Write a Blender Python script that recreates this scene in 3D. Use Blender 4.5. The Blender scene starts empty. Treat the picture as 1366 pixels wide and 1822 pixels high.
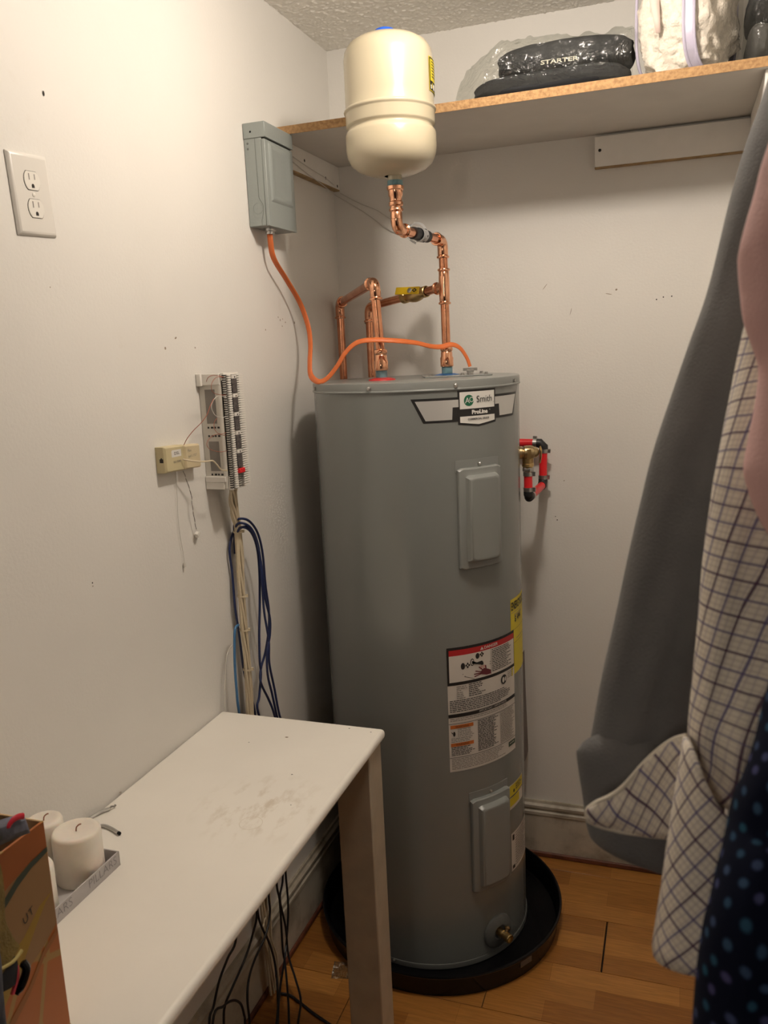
import bpy, bmesh, math, random
from mathutils import Vector, Matrix, noise
random.seed(7)
S = bpy.context.scene
COL = S.collection
pi = math.pi

# ---------------------------------------------------------------- camera
cd = bpy.data.cameras.new('camera'); cam = bpy.data.objects.new('camera', cd); COL.objects.link(cam)
cd.sensor_fit = 'VERTICAL'; cd.sensor_height = 36.0; cd.lens = 1483.17 / 1822 * 36
cd.clip_start = 0.02
cr, cu, cf = Vector((0.94431262, 0.32603141, -0.04446569)), Vector((-0.02026304, 0.19249506, 0.98108871)), Vector((-0.32842516, 0.92555344, -0.1883819))
cam.matrix_world = Matrix(((cr.x, cu.x, -cf.x, 0.9582), (cr.y, cu.y, -cf.y, -2.3894), (cr.z, cu.z, -cf.z, 1.5736), (0, 0, 0, 1)))
cd.dof.use_dof = True; cd.dof.focus_distance = 2.05; cd.dof.aperture_fstop = 13
S.camera = cam

# ---------------------------------------------------------------- light
w = bpy.data.worlds.new('world'); S.world = w; w.use_nodes = True
w.node_tree.nodes['Background'].inputs[0].default_value = (1, .85, .65, 1)
w.node_tree.nodes['Background'].inputs[1].default_value = 0.0
ld = bpy.data.lights.new('ceiling_bulb', 'POINT'); ld.energy = 19.5; ld.color = (1, .89, .775); ld.shadow_soft_size = .04
lo = bpy.data.objects.new('ceiling_bulb', ld); COL.objects.link(lo); lo.location = (.72, -.945, 2.335)
hd = bpy.data.lights.new('hall_lamp', 'POINT'); hd.energy = 13; hd.color = (1, .88, .76); hd.shadow_soft_size = .14
ho = bpy.data.objects.new('hall_lamp', hd); COL.objects.link(ho); ho.location = (.75, -3.75, 1.95)
vs = S.view_settings
S.display_settings.display_device = 'sRGB'
vs.view_transform = 'Standard'; vs.look = 'None'; vs.gamma = 1; vs.use_curve_mapping = False
vs.exposure = 0.0


# world coordinates (metres) of bent paths and cloth edges
PTS = {
 'orange': [(0.03,-0.507,1.8783),(0.03,-0.5052,1.8515),(0.029,-0.4859,1.8078),(0.031,-0.4221,1.7589),(0.04,-0.3724,1.7054),(0.056,-0.3673,1.6481),(0.072,-0.3959,1.602),(0.086,-0.4377,1.5558),(0.096,-0.458,1.5242),(0.1339,-0.5016,1.5098),(0.1584,-0.5022,1.5172),(0.1847,-0.4979,1.5456),(0.2058,-0.4952,1.5753),(0.2344,-0.4912,1.5978),(0.2689,-0.4834,1.6028),(0.3179,-0.4613,1.5992),(0.3598,-0.4156,1.5918),(0.3837,-0.3766,1.5824),(0.4045,-0.3481,1.5798),(0.4256,-0.3289,1.5843),(0.4431,-0.3138,1.5751),(0.4572,-0.3029,1.5507),(0.4645,-0.2996,1.528)],
 'bundle': [(0.03,-0.7764,1.2926),(0.025,-0.7745,1.2643),(0.02,-0.7634,1.23),(0.018,-0.7509,1.1883),(0.018,-0.7519,1.116),(0.02,-0.7599,1.0382),(0.02,-0.7619,0.9576),(0.02,-0.7609,0.8609),(0.02,-0.7655,0.7618)],
 'blue_a': [(0.006,-0.7432,1.1333),(0.008,-0.7431,1.1731),(0.016,-0.7523,1.2056),(0.035,-0.7612,1.2195),(0.045,-0.7363,1.2095),(0.045,-0.7006,1.1741),(0.045,-0.6835,1.1201),(0.04,-0.6716,1.041),(0.04,-0.664,0.9756),(0.04,-0.6713,0.9283),(0.04,-0.6966,0.8804),(0.04,-0.7249,0.8486),(0.045,-0.7391,0.8195),(0.045,-0.7069,0.7633),(0.05,-0.6936,0.7187)],
 'blue_b': [(0.006,-0.7407,1.1327),(0.01,-0.743,1.1798),(0.03,-0.7671,1.2064),(0.045,-0.7653,1.2103),(0.05,-0.7353,1.1897),(0.05,-0.7099,1.1402),(0.05,-0.7068,1.0515),(0.05,-0.7061,0.9825),(0.05,-0.6942,0.9086),(0.05,-0.6997,0.854),(0.05,-0.6836,0.7829),(0.055,-0.677,0.7118)],
 'blue_c': [(0.006,-0.7361,1.1449),(0.014,-0.7445,1.1829),(0.04,-0.7629,1.2006),(0.045,-0.7346,1.1855),(0.045,-0.7105,1.1469),(0.04,-0.6959,1.0889),(0.04,-0.7055,1.0093),(0.04,-0.7206,0.9311),(0.04,-0.7272,0.8706),(0.04,-0.7269,0.8353),(0.04,-0.7434,0.7854),(0.04,-0.7545,0.7506)],
 'blue_d': [(0.006,-0.7347,1.1539),(0.03,-0.7614,1.1935),(0.045,-0.7462,1.1972),(0.048,-0.7163,1.1643),(0.05,-0.7042,1.1051),(0.05,-0.6972,1.0212),(0.05,-0.6803,0.9602),(0.05,-0.6865,0.92),(0.05,-0.7067,0.8849),(0.05,-0.7123,0.8304),(0.05,-0.6971,0.7741),(0.05,-0.6821,0.7136)],
 'blue_e': [(0.006,-0.7401,1.1856),(0.008,-0.7696,1.153),(0.008,-0.7663,1.0928),(0.012,-0.7729,1.0148),(0.012,-0.766,0.9584),(0.012,-0.762,0.9159),(0.012,-0.7574,0.8588),(0.02,-0.7578,0.8107),(0.026,-0.7453,0.7478)],
 'light_blue': [(0.028,-0.7918,0.979),(0.03,-0.8116,0.9751),(0.03,-0.8201,0.9382),(0.03,-0.8257,0.8868),(0.03,-0.8264,0.8332),(0.03,-0.8239,0.783)],
 'thin_grey': [(0.012,-0.8016,0.9328),(0.012,-0.8244,0.9183),(0.012,-0.8386,0.8769),(0.012,-0.8511,0.7986)],
 'black_a': [(0.055,-0.7554,0.3039),(0.055,-0.7473,0.255),(0.05,-0.7384,0.1848),(0.05,-0.7407,0.1068),(0.06,-0.7529,0.0784),(0.11,-0.8417,0.0757),(0.16,-0.938,0.0925)],
 'black_b': [(0.05,-0.6959,0.293),(0.05,-0.6944,0.2172),(0.05,-0.7033,0.1592),(0.06,-0.7496,0.0998),(0.11,-0.8774,0.1206),(0.16,-0.9884,0.1368)],
 'black_c': [(0.05,-0.7122,0.2927),(0.05,-0.7354,0.2457),(0.055,-0.7265,0.1612),(0.06,-0.7321,0.0862),(0.09,-0.7614,0.052),(0.13,-0.8163,0.0437),(0.16,-0.8955,0.0551)],
 'black_d': [(0.05,-0.7898,0.2928),(0.05,-0.7911,0.2462),(0.055,-0.8297,0.2145),(0.06,-0.8986,0.2009),(0.08,-0.9626,0.2056),(0.09,-0.9904,0.1809),(0.09,-0.9896,0.1199)],
 'black_e': [(0.05,-0.8476,0.2972),(0.05,-0.8358,0.2437),(0.05,-0.8029,0.1701),(0.055,-0.793,0.101),(0.08,-0.838,0.0576)],
 'black_f': [(0.06,-0.8679,0.3077),(0.06,-0.8932,0.2704),(0.06,-0.9362,0.2377),(0.07,-1.0176,0.227),(0.07,-1.0492,0.2118),(0.07,-1.0597,0.1764)],
 'black_g': [(0.06,-0.9658,0.3133),(0.06,-1.0066,0.2927),(0.06,-1.0464,0.2692),(0.06,-1.0758,0.232),(0.07,-1.1124,0.2227)],
 'black_h': [(0.09,-1.1296,0.243),(0.09,-1.0835,0.246),(0.09,-1.0459,0.2277),(0.09,-1.0187,0.1963),(0.09,-1.009,0.1612),(0.09,-1.0079,0.1359)],
 'black_floor': [(0.0513,-0.7689,0.004),(0.0743,-0.7681,0.004),(0.1123,-0.7838,0.004),(0.1603,-0.8068,0.004),(0.2131,-0.8272,0.004)],
 'beige_a': [(0.04,-0.7844,0.2779),(0.04,-0.8038,0.2304),(0.04,-0.8187,0.2107),(0.04,-0.7952,0.1309),(0.045,-0.7852,0.0609)],
 'beige_b': [(0.045,-0.7769,0.2737),(0.045,-0.7822,0.2002),(0.045,-0.7821,0.1611),(0.045,-0.7653,0.1087),(0.045,-0.7639,0.0355)],
 'cleat_wire_a': [(0.021,-0.32,2.0729),(0.023,-0.2597,2.0661),(0.022,-0.185,2.0612),(0.023,-0.1023,2.0548),(0.015,0.0077,2.0413)],
 'cleat_wire_a2': [(0.0262,-0.004,2.0306),(0.0805,-0.004,1.9989),(0.1279,-0.004,1.9774),(0.1645,-0.004,1.9524),(0.201,-0.004,1.9321)],
 'cleat_wire_b': [(0.022,-0.3241,2.0598),(0.022,-0.2425,2.0469),(0.024,-0.1551,2.0356),(0.018,-0.0616,2.0272),(0.01,0.0002,2.0251)],
 'cleat_wire_b2': [(0.0219,-0.004,2.0186),(0.088,-0.004,1.9765),(0.163,-0.004,1.92),(0.2048,-0.004,1.9009)],
 'drop_a': [(0.006,-0.9526,1.3564),(0.004,-0.9513,1.3078),(0.004,-0.9549,1.2736),(0.004,-0.9543,1.2265),(0.004,-0.9487,1.1837),(0.004,-0.9475,1.1654)],
 'drop_b': [(0.022,-0.9489,1.356),(0.016,-0.9306,1.3335),(0.01,-0.9093,1.3005),(0.012,-0.912,1.2772),(0.01,-0.9051,1.2459),(0.008,-0.8988,1.224)],
 'drop_b_end': [(0.008,-0.898,1.2153)],
 'jump_a': [(0.055,-0.887,1.5304),(0.062,-0.8909,1.5383),(0.066,-0.8795,1.5422),(0.068,-0.8563,1.54),(0.066,-0.8349,1.5369)],
 'jump_b': [(0.066,-0.8349,1.5369),(0.07,-0.8737,1.5373),(0.068,-0.8901,1.5245),(0.066,-0.8847,1.5096),(0.066,-0.8634,1.5026),(0.066,-0.8315,1.4995)],
 'jump_c': [(0.066,-0.8321,1.496),(0.068,-0.8742,1.4986),(0.066,-0.8936,1.4818),(0.066,-0.8833,1.4627),(0.068,-0.8608,1.4549),(0.066,-0.8386,1.4554)],
 'jump_d': [(0.066,-0.844,1.4217),(0.068,-0.8751,1.4226),(0.066,-0.8881,1.4332),(0.066,-0.8881,1.447),(0.066,-0.8756,1.4551)],
 'jump_e': [(0.066,-0.8449,1.4159),(0.066,-0.8853,1.4225),(0.06,-0.9054,1.4144),(0.06,-0.9137,1.4039),(0.062,-0.9033,1.3934),(0.066,-0.8731,1.385),(0.066,-0.8453,1.3839)],
 'feed_a': [(0.03,-0.9509,1.4085),(0.04,-0.9522,1.4221),(0.05,-0.9409,1.4376),(0.06,-0.9276,1.4508),(0.068,-0.9171,1.4655),(0.07,-0.9047,1.4825),(0.07,-0.8894,1.495)],
 'feed_b': [(0.026,-0.9533,1.3805),(0.034,-0.9458,1.3772),(0.044,-0.9311,1.3729),(0.056,-0.9124,1.3704),(0.062,-0.9004,1.3699),(0.066,-0.8908,1.3604),(0.068,-0.8779,1.348),(0.066,-0.8518,1.3429)],
 'feed_c': [(0.024,-0.952,1.3564),(0.03,-0.9521,1.3633),(0.034,-0.9415,1.3652)],
 'grey_sleeve': [((1.0273,-1.6505,1.7926),(1.1252,-1.6167,1.788),0.035),((1.0178,-1.6612,1.7562),(1.1101,-1.6293,1.7518),0.04),((1.0044,-1.6798,1.7147),(1.0961,-1.6482,1.7103),0.042),((0.994,-1.6973,1.6737),(1.0841,-1.6662,1.6694),0.042),((0.9807,-1.7196,1.6135),(1.0709,-1.6889,1.6072),0.04),((0.9684,-1.7374,1.5741),(1.0574,-1.7075,1.5659),0.04),((0.9562,-1.7497,1.535),(1.0468,-1.7194,1.526),0.04),((0.9444,-1.7619,1.4959),(1.0362,-1.7314,1.4856),0.04),((0.9357,-1.7729,1.4567),(1.0275,-1.7427,1.4452),0.038),((0.9277,-1.7838,1.4174),(1.0207,-1.7533,1.4051),0.036),((0.9205,-1.7943,1.3781),(1.0139,-1.7639,1.365),0.034),((0.9125,-1.8051,1.3388),(1.0071,-1.7745,1.3245),0.032),((0.9068,-1.8144,1.3034),(1.0002,-1.7844,1.2879),0.03),((0.9048,-1.8183,1.2876),(0.9948,-1.7898,1.2707),0.026),((0.9072,-1.8187,1.2816),(0.9931,-1.7917,1.2644),0.022)],
 'grey_cuff': [((0.9089,-1.8195,1.2905),(0.9897,-1.7945,1.2725),0.012),((0.8991,-1.8244,1.2886),(0.9954,-1.7941,1.2695),0.022),((0.8962,-1.8268,1.2873),(0.9966,-1.7952,1.2676),0.026),((0.898,-1.8291,1.2727),(0.9961,-1.7985,1.2523),0.028),((0.9011,-1.8317,1.2548),(0.9946,-1.8028,1.2339),0.028),((0.9037,-1.8344,1.237),(0.9931,-1.8071,1.2151),0.028),((0.9066,-1.8354,1.227),(0.9922,-1.8098,1.2034),0.027),((0.9116,-1.8347,1.2217),(0.9897,-1.8123,1.1956),0.024)],
 'check_sleeve': [((1.0081,-1.8121,1.6159),(1.0724,-1.7899,1.6128),0.03),((0.9997,-1.8212,1.5859),(1.0682,-1.7975,1.5827),0.032),((0.9938,-1.8294,1.5559),(1.064,-1.8055,1.5509),0.034),((0.9886,-1.8422,1.5283),(1.0603,-1.8179,1.5229),0.035),((0.9832,-1.8561,1.4962),(1.0552,-1.8317,1.4905),0.035),((0.9805,-1.8615,1.4742),(1.0525,-1.837,1.4692),0.035),((0.977,-1.8694,1.4413),(1.0484,-1.8455,1.4347),0.035),((0.9752,-1.8768,1.4084),(1.0443,-1.8537,1.4012),0.034),((0.9727,-1.8846,1.3741),(1.0403,-1.8624,1.3657),0.034),((0.9712,-1.8889,1.3557),(1.0376,-1.8677,1.3443),0.034),((0.9702,-1.8926,1.3392),(1.0336,-1.8768,1.3065),0.032),((0.9718,-1.8945,1.3276),(1.0293,-1.8836,1.2803),0.03),((0.9733,-1.8969,1.3127),(1.0265,-1.888,1.2639),0.026)],
 'pink_sleeve': [((1.0069,-1.8842,1.6885),(1.0748,-1.8607,1.6853),0.03),((0.9997,-1.8917,1.6641),(1.0671,-1.8684,1.6609),0.034),((0.9965,-1.8959,1.6489),(1.0647,-1.8724,1.6457),0.036),((0.9922,-1.9009,1.6321),(1.0623,-1.8767,1.6288),0.037),((0.9897,-1.9043,1.6197),(1.0612,-1.8796,1.6163),0.038),((0.9896,-1.9058,1.6126),(1.0613,-1.881,1.6092),0.038),((0.991,-1.9082,1.5983),(1.063,-1.8833,1.5949),0.038),((0.9929,-1.9106,1.5832),(1.0647,-1.8858,1.5798),0.036),((0.9976,-1.9117,1.5693),(1.0663,-1.888,1.5661),0.034),((1.0005,-1.9127,1.5595),(1.0679,-1.8894,1.5563),0.034),((1.0002,-1.9154,1.5467),(1.0681,-1.8919,1.5435),0.035),((0.9986,-1.9185,1.534),(1.067,-1.8949,1.5308),0.036),((0.9957,-1.9233,1.5157),(1.066,-1.899,1.5124),0.038),((0.9948,-1.9256,1.5058),(1.0663,-1.901,1.5024),0.038),((0.9969,-1.9269,1.4957),(1.0678,-1.9025,1.4924),0.036),((1.0001,-1.9278,1.4856),(1.0694,-1.9039,1.4824),0.034),((1.0053,-1.9284,1.474),(1.0696,-1.9062,1.471),0.028),((1.0137,-1.9278,1.4623),(1.0685,-1.9089,1.4597),0.02)],
 'navy_body': [((1.0089,-1.9708,1.4185),(1.0721,-1.949,1.4156),0.03),((1.0027,-1.9772,1.3977),(1.0725,-1.9532,1.3944),0.034),((0.9978,-1.9876,1.3818),(1.0714,-1.9622,1.3783),0.036),((0.992,-1.9985,1.3649),(1.068,-1.9725,1.3603),0.038),((0.9871,-2.0041,1.3461),(1.0659,-1.9771,1.3413),0.039),((0.9822,-2.0144,1.3306),(1.0624,-1.987,1.3251),0.04),((0.9785,-2.0246,1.3133),(1.0591,-1.997,1.3083),0.04),((0.9755,-2.0295,1.2946),(1.057,-2.0016,1.2895),0.04),((0.9739,-2.0336,1.2771),(1.0562,-2.0055,1.272),0.04),((0.9731,-2.0375,1.2596),(1.0554,-2.0093,1.2545),0.04),((0.973,-2.0416,1.2395),(1.0546,-2.0137,1.2344),0.04)],
 'navy_hem': [((0.9743,-2.0273,1.2755),(0.9814,-2.0245,1.2767),0.004),((0.973,-2.0294,1.2674),(0.9799,-2.0268,1.2684),0.004),((0.9717,-2.0314,1.2598),(0.9786,-2.0288,1.2608),0.004),((0.971,-2.0338,1.2497),(0.9778,-2.0311,1.2506),0.004)],
 'cuff_flap': [((0.9109,-1.8976,1.2852),(0.9121,-1.8988,1.2775)),((0.9162,-1.895,1.2892),(0.9178,-1.8974,1.2745)),((0.9238,-1.8916,1.2923),(0.9266,-1.8949,1.2717)),((0.9305,-1.8903,1.2979),(0.9334,-1.8947,1.2711)),((0.9371,-1.8894,1.3064),(0.9412,-1.8951,1.2715)),((0.9437,-1.8885,1.3155),(0.9485,-1.8957,1.2718)),((0.9502,-1.8889,1.3236),(0.9555,-1.8973,1.2732)),((0.9566,-1.8905,1.3311),(0.962,-1.8999,1.2755)),((0.9623,-1.8927,1.3365),(0.9677,-1.9028,1.2778)),((0.9683,-1.8943,1.3398),(0.974,-1.9045,1.2795))],
 'cuff_front': [((0.969,-1.8931,1.339),(0.9524,-1.9265,1.22)),((0.9672,-1.9056,1.3443),(0.9533,-1.9389,1.2211)),((0.9692,-1.9156,1.3448),(0.9566,-1.9479,1.2241)),((0.9728,-1.924,1.3401),(0.9623,-1.9539,1.2273)),((0.9769,-1.9305,1.3328),(0.9696,-1.9564,1.2285)),((0.9838,-1.9345,1.3223),(0.9783,-1.9574,1.2299)),((0.9911,-1.9369,1.3137),(0.9883,-1.9569,1.2307)),((0.9976,-1.9374,1.3049),(0.9998,-1.954,1.2303)),((1.0061,-1.9345,1.2936),(1.0102,-1.9486,1.2283)),((1.017,-1.9288,1.2815),(1.0224,-1.9405,1.2254)),((1.0287,-1.9188,1.2682),(1.0338,-1.9286,1.2213))],
 'ribbon': [(0.3125,-1.7567,1.1068),(0.3135,-1.7644,1.1108),(0.3138,-1.7718,1.1119),(0.313,-1.777,1.1091),(0.3125,-1.7785,1.1061)],
 'flap_a': [(0.302,-1.7482,1.1036),(0.305,-1.7643,1.1094),(0.305,-1.7808,1.1146),(0.303,-1.8074,1.1224),(0.3,-1.838,1.1306)],
 'flap_b': [(0.309,-1.7526,1.0986),(0.311,-1.7699,1.1052),(0.311,-1.7878,1.1107),(0.308,-1.8133,1.1175),(0.304,-1.8427,1.1258)],
 'flap_c': [(0.31,-1.7505,1.0883),(0.312,-1.7711,1.0957),(0.312,-1.7904,1.1017),(0.309,-1.8158,1.1087),(0.305,-1.8453,1.1167)],
 'flap_d': [(0.306,-1.7457,1.0807),(0.308,-1.7681,1.088),(0.308,-1.7878,1.0924),(0.305,-1.8135,1.0991),(0.302,-1.8439,1.1081)],
}
PTS_B1 = Vector((0.0214, -0.0550, 1.7185))
PTS_B2 = Vector((0.1100, -0.0500, 1.7039))

# ---------------------------------------------------------------- helpers
class MB:
    """collects verts and faces, builds ONE mesh object"""
    def __init__(s): s.v = []; s.f = []; s.m = []; s.mats = []; s.uv = {}
    def mi(s, mat):
        if mat not in s.mats: s.mats.append(mat)
        return s.mats.index(mat)
    def add(s, vs_, fs, mat, uvs=None):
        o = len(s.v); k = s.mi(mat)
        s.v += [tuple(x) for x in vs_]
        for f in fs: s.f.append([i + o for i in f]); s.m.append(k)
        if uvs:
            for i, q in enumerate(uvs): s.uv[o + i] = q
        return s
    def box(s, a, b, mat, M=None):
        v = [Vector((x, y, z)) for x in (a[0], b[0]) for y in (a[1], b[1]) for z in (a[2], b[2])]
        if M: v = [M @ p for p in v]
        return s.add(v, [(0, 1, 3, 2), (4, 6, 7, 5), (0, 4, 5, 1), (2, 3, 7, 6), (0, 2, 6, 4), (1, 5, 7, 3)], mat)
    def lathe(s, prof, mat, M=Matrix.Identity(4), n=32, cap=True, a0=0, a1=None):
        full = a1 is None
        a1 = a0 + 2 * pi if full else a1
        cols = n if full else n + 1
        v = []; f = []
        for r, z in prof:
            for i in range(cols):
                a = a0 + (a1 - a0) * i / n
                v.append(M @ Vector((r * math.cos(a), r * math.sin(a), z)))
        for j in range(len(prof) - 1):
            for i in range(n):
                k = (i + 1) % cols if full else i + 1
                f.append((j * cols + i, j * cols + k, (j + 1) * cols + k, (j + 1) * cols + i))
        if cap and full:
            if prof[0][0] > 1e-5: f.append(tuple(range(cols))[::-1])
            if prof[-1][0] > 1e-5: f.append(tuple((len(prof) - 1) * cols + i for i in range(cols)))
        return s.add(v, f, mat)
    def tube(s, path, r, mat, n=10, ry=None, ref=None, cap=True):
        P = [Vector(p) for p in path]; N = len(P)
        rr = r if isinstance(r, (list, tuple)) else [r] * N
        T = []
        for i in range(N):
            d = P[min(i + 1, N - 1)] - P[max(i - 1, 0)]
            T.append(d.normalized() if d.length > 1e-9 else Vector((0, 0, 1)))
        if ref is None:
            up = Vector((0, 0, 1)) if abs(T[0].z) < .9 else Vector((1, 0, 0))
        else: up = Vector(ref)
        a = (up - T[0] * up.dot(T[0])).normalized()
        v = []; f = []
        for i in range(N):
            if ref is not None: a = Vector(ref)
            a = a - T[i] * a.dot(T[i])
            a = a.normalized() if a.length > 1e-6 else T[i].orthogonal().normalized()
            b = T[i].cross(a)
            for k in range(n):
                t = 2 * pi * k / n
                v.append(P[i] + a * (rr[i] * math.cos(t)) + b * ((ry if ry else rr[i]) * math.sin(t)))
        for i in range(N - 1):
            for k in range(n):
                l = (k + 1) % n
                f.append((i * n + k, i * n + l, (i + 1) * n + l, (i + 1) * n + k))
        if cap: f.append(tuple(range(n))[::-1]); f.append(tuple((N - 1) * n + k for k in range(n)))
        return s.add(v, f, mat)
    def grid(s, pts, mat, uvs=None, closed=False):
        R_ = len(pts); Cn = len(pts[0]); f = []
        for i in range(R_ - 1):
            for k in range(Cn if closed else Cn - 1):
                l = (k + 1) % Cn
                f.append((i * Cn + k, i * Cn + l, (i + 1) * Cn + l, (i + 1) * Cn + k))
        return s.add([p for row in pts for p in row], f, mat, [q for row in uvs for q in row] if uvs else None)
    def prism(s, poly, h0, h1, fn, mat):
        """poly of (u,v) extruded h0..h1 through fn(u,v,h)"""
        n = len(poly)
        v = [fn(a, b, h0) for a, b in poly] + [fn(a, b, h1) for a, b in poly]
        f = [tuple(range(n))[::-1], tuple(range(n, 2 * n))] + [(i, (i + 1) % n, n + (i + 1) % n, n + i) for i in range(n)]
        return s.add(v, f, mat)
    def build(s, name, parent=None, origin=None, bevel=0, seg=2, sharp=35, solid=0, sub=0, fix=False, kind=None, label=None):
        me = bpy.data.meshes.new(name)
        og = Vector(origin) if origin is not None else (wl(parent) if parent else Vector((0, 0, 0)))
        if fix: og = Vector((0, 0, 0))
        me.from_pydata([tuple(Vector(p) - og) for p in s.v], [], s.f)
        for mt in s.mats: me.materials.append(mt)
        me.polygons.foreach_set('material_index', s.m)
        if s.uv:
            ul = me.uv_layers.new(name='UVMap')
            for lp in me.loops: ul.data[lp.index].uv = s.uv.get(lp.vertex_index, (0, 0))
        bm = bmesh.new(); bm.from_mesh(me); bmesh.ops.recalc_face_normals(bm, faces=bm.faces); bm.to_mesh(me); bm.free()
        me.polygons.foreach_set('use_smooth', [True] * len(me.polygons))
        me.set_sharp_from_angle(angle=math.radians(sharp))
        o = bpy.data.objects.new(name, me); COL.objects.link(o)
        if parent:
            o.parent = parent
            if not fix: o.location = og - wl(parent)
            WL[o] = og if not fix else wl(parent)
        else:
            o.location = og; WL[o] = og
        if bevel:
            b = o.modifiers.new('bevel', 'BEVEL'); b.width = bevel; b.segments = seg; b.limit_method = 'ANGLE'; b.angle_limit = math.radians(40)
        if solid:
            b = o.modifiers.new('solid', 'SOLIDIFY'); b.thickness = solid; b.offset = 0
        if sub:
            b = o.modifiers.new('sub', 'SUBSURF'); b.levels = sub; b.render_levels = sub
        if kind: o['kind'] = kind
        if label: o['label'] = label
        return o
WL = {}
def wl(o): return WL.get(o, Vector((0, 0, 0)))
def tag(o, label, cat, group=None, kind=None):
    o['label'] = label; o['category'] = cat
    if group: o['group'] = group
    if kind: o['kind'] = kind
    return o
def thing(name, label, cat, loc, group=None):
    o = bpy.data.objects.new(name, None); COL.objects.link(o); o.location = loc; o.empty_display_size = .05
    WL[o] = Vector(loc)
    return tag(o, label, cat, group)
def struct(mb, name, parent=None, **k):
    o = mb.build(name, parent, **k)
    if not parent: o['kind'] = 'structure'
    return o
def smooth(path, k=4):
    P = [Vector(p) for p in path]; out = []
    for i in range(len(P) - 1):
        p0, p1, p2, p3 = P[max(i - 1, 0)], P[i], P[i + 1], P[min(i + 2, len(P) - 1)]
        for j in range(k):
            t = j / k
            out.append(.5 * ((2 * p1) + (p2 - p0) * t + (2 * p0 - 5 * p1 + 4 * p2 - p3) * t * t + (3 * p1 - p0 - 3 * p2 + p3) * t ** 3))
    out.append(P[-1]); return out
def frame(o, z, x=None):
    """matrix with local z along z, origin o"""
    z = Vector(z).normalized()
    x = Vector(x) if x is not None else (Vector((0, 0, 1)) if abs(z.z) < .9 else Vector((1, 0, 0)))
    x = (x - z * x.dot(z)).normalized(); y = z.cross(x)
    return Matrix(((x.x, y.x, z.x, o[0]), (x.y, y.y, z.y, o[1]), (x.z, y.z, z.z, o[2]), (0, 0, 0, 1)))
def nz(p, s=1.0, sd=0.0): return noise.noise(Vector((p[0] * s + sd, p[1] * s + sd * 1.7, p[2] * s - sd)))

# ---------------------------------------------------------------- materials
def nodes(name):
    m = bpy.data.materials.new(name); m.use_nodes = True
    nt = m.node_tree; return m, nt, nt.nodes['Principled BSDF']
def N(nt, t, **k):
    n = nt.nodes.new(t)
    for a, b in k.items(): setattr(n, a, b)
    return n
def mat(name, col, rough=.5, metal=0, var=0, vs_=8, bump=0, bs=60, col2=None, spec=None, coat=0, sss=0, detail=4):
    m, nt, b = nodes(name)
    b.inputs['Base Color'].default_value = (*col, 1); b.inputs['Roughness'].default_value = rough; b.inputs['Metallic'].default_value = metal
    if spec is not None: b.inputs['Specular IOR Level'].default_value = spec
    if coat: b.inputs['Coat Weight'].default_value = coat; b.inputs['Coat Roughness'].default_value = .15
    if sss: b.inputs['Subsurface Weight'].default_value = sss; b.inputs['Subsurface Radius'].default_value = (.02, .012, .008); b.inputs['Subsurface Scale'].default_value = .3
    tc = N(nt, 'ShaderNodeTexCoord')
    if var or col2:
        n = N(nt, 'ShaderNodeTexNoise'); n.inputs['Scale'].default_value = vs_; n.inputs['Detail'].default_value = detail
        nt.links.new(tc.outputs['Object'], n.inputs['Vector'])
        r = N(nt, 'ShaderNodeValToRGB')
        c2 = col2 if col2 else tuple(c * (1 - var) for c in col)
        r.color_ramp.elements[0].color = (*c2, 1); r.color_ramp.elements[1].color = (*col, 1)
        r.color_ramp.elements[0].position = .35; r.color_ramp.elements[1].position = .62
        nt.links.new(n.outputs['Fac'], r.inputs['Fac']); nt.links.new(r.outputs['Color'], b.inputs['Base Color'])
    if bump:
        n2 = N(nt, 'ShaderNodeTexNoise'); n2.inputs['Scale'].default_value = bs; n2.inputs['Detail'].default_value = 4
        bp = N(nt, 'ShaderNodeBump'); bp.inputs['Strength'].default_value = bump; bp.inputs['Distance'].default_value = .004
        nt.links.new(tc.outputs['Object'], n2.inputs['Vector']); nt.links.new(n2.outputs['Fac'], bp.inputs['Height']); nt.links.new(bp.outputs['Normal'], b.inputs['Normal'])
    return m
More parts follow.
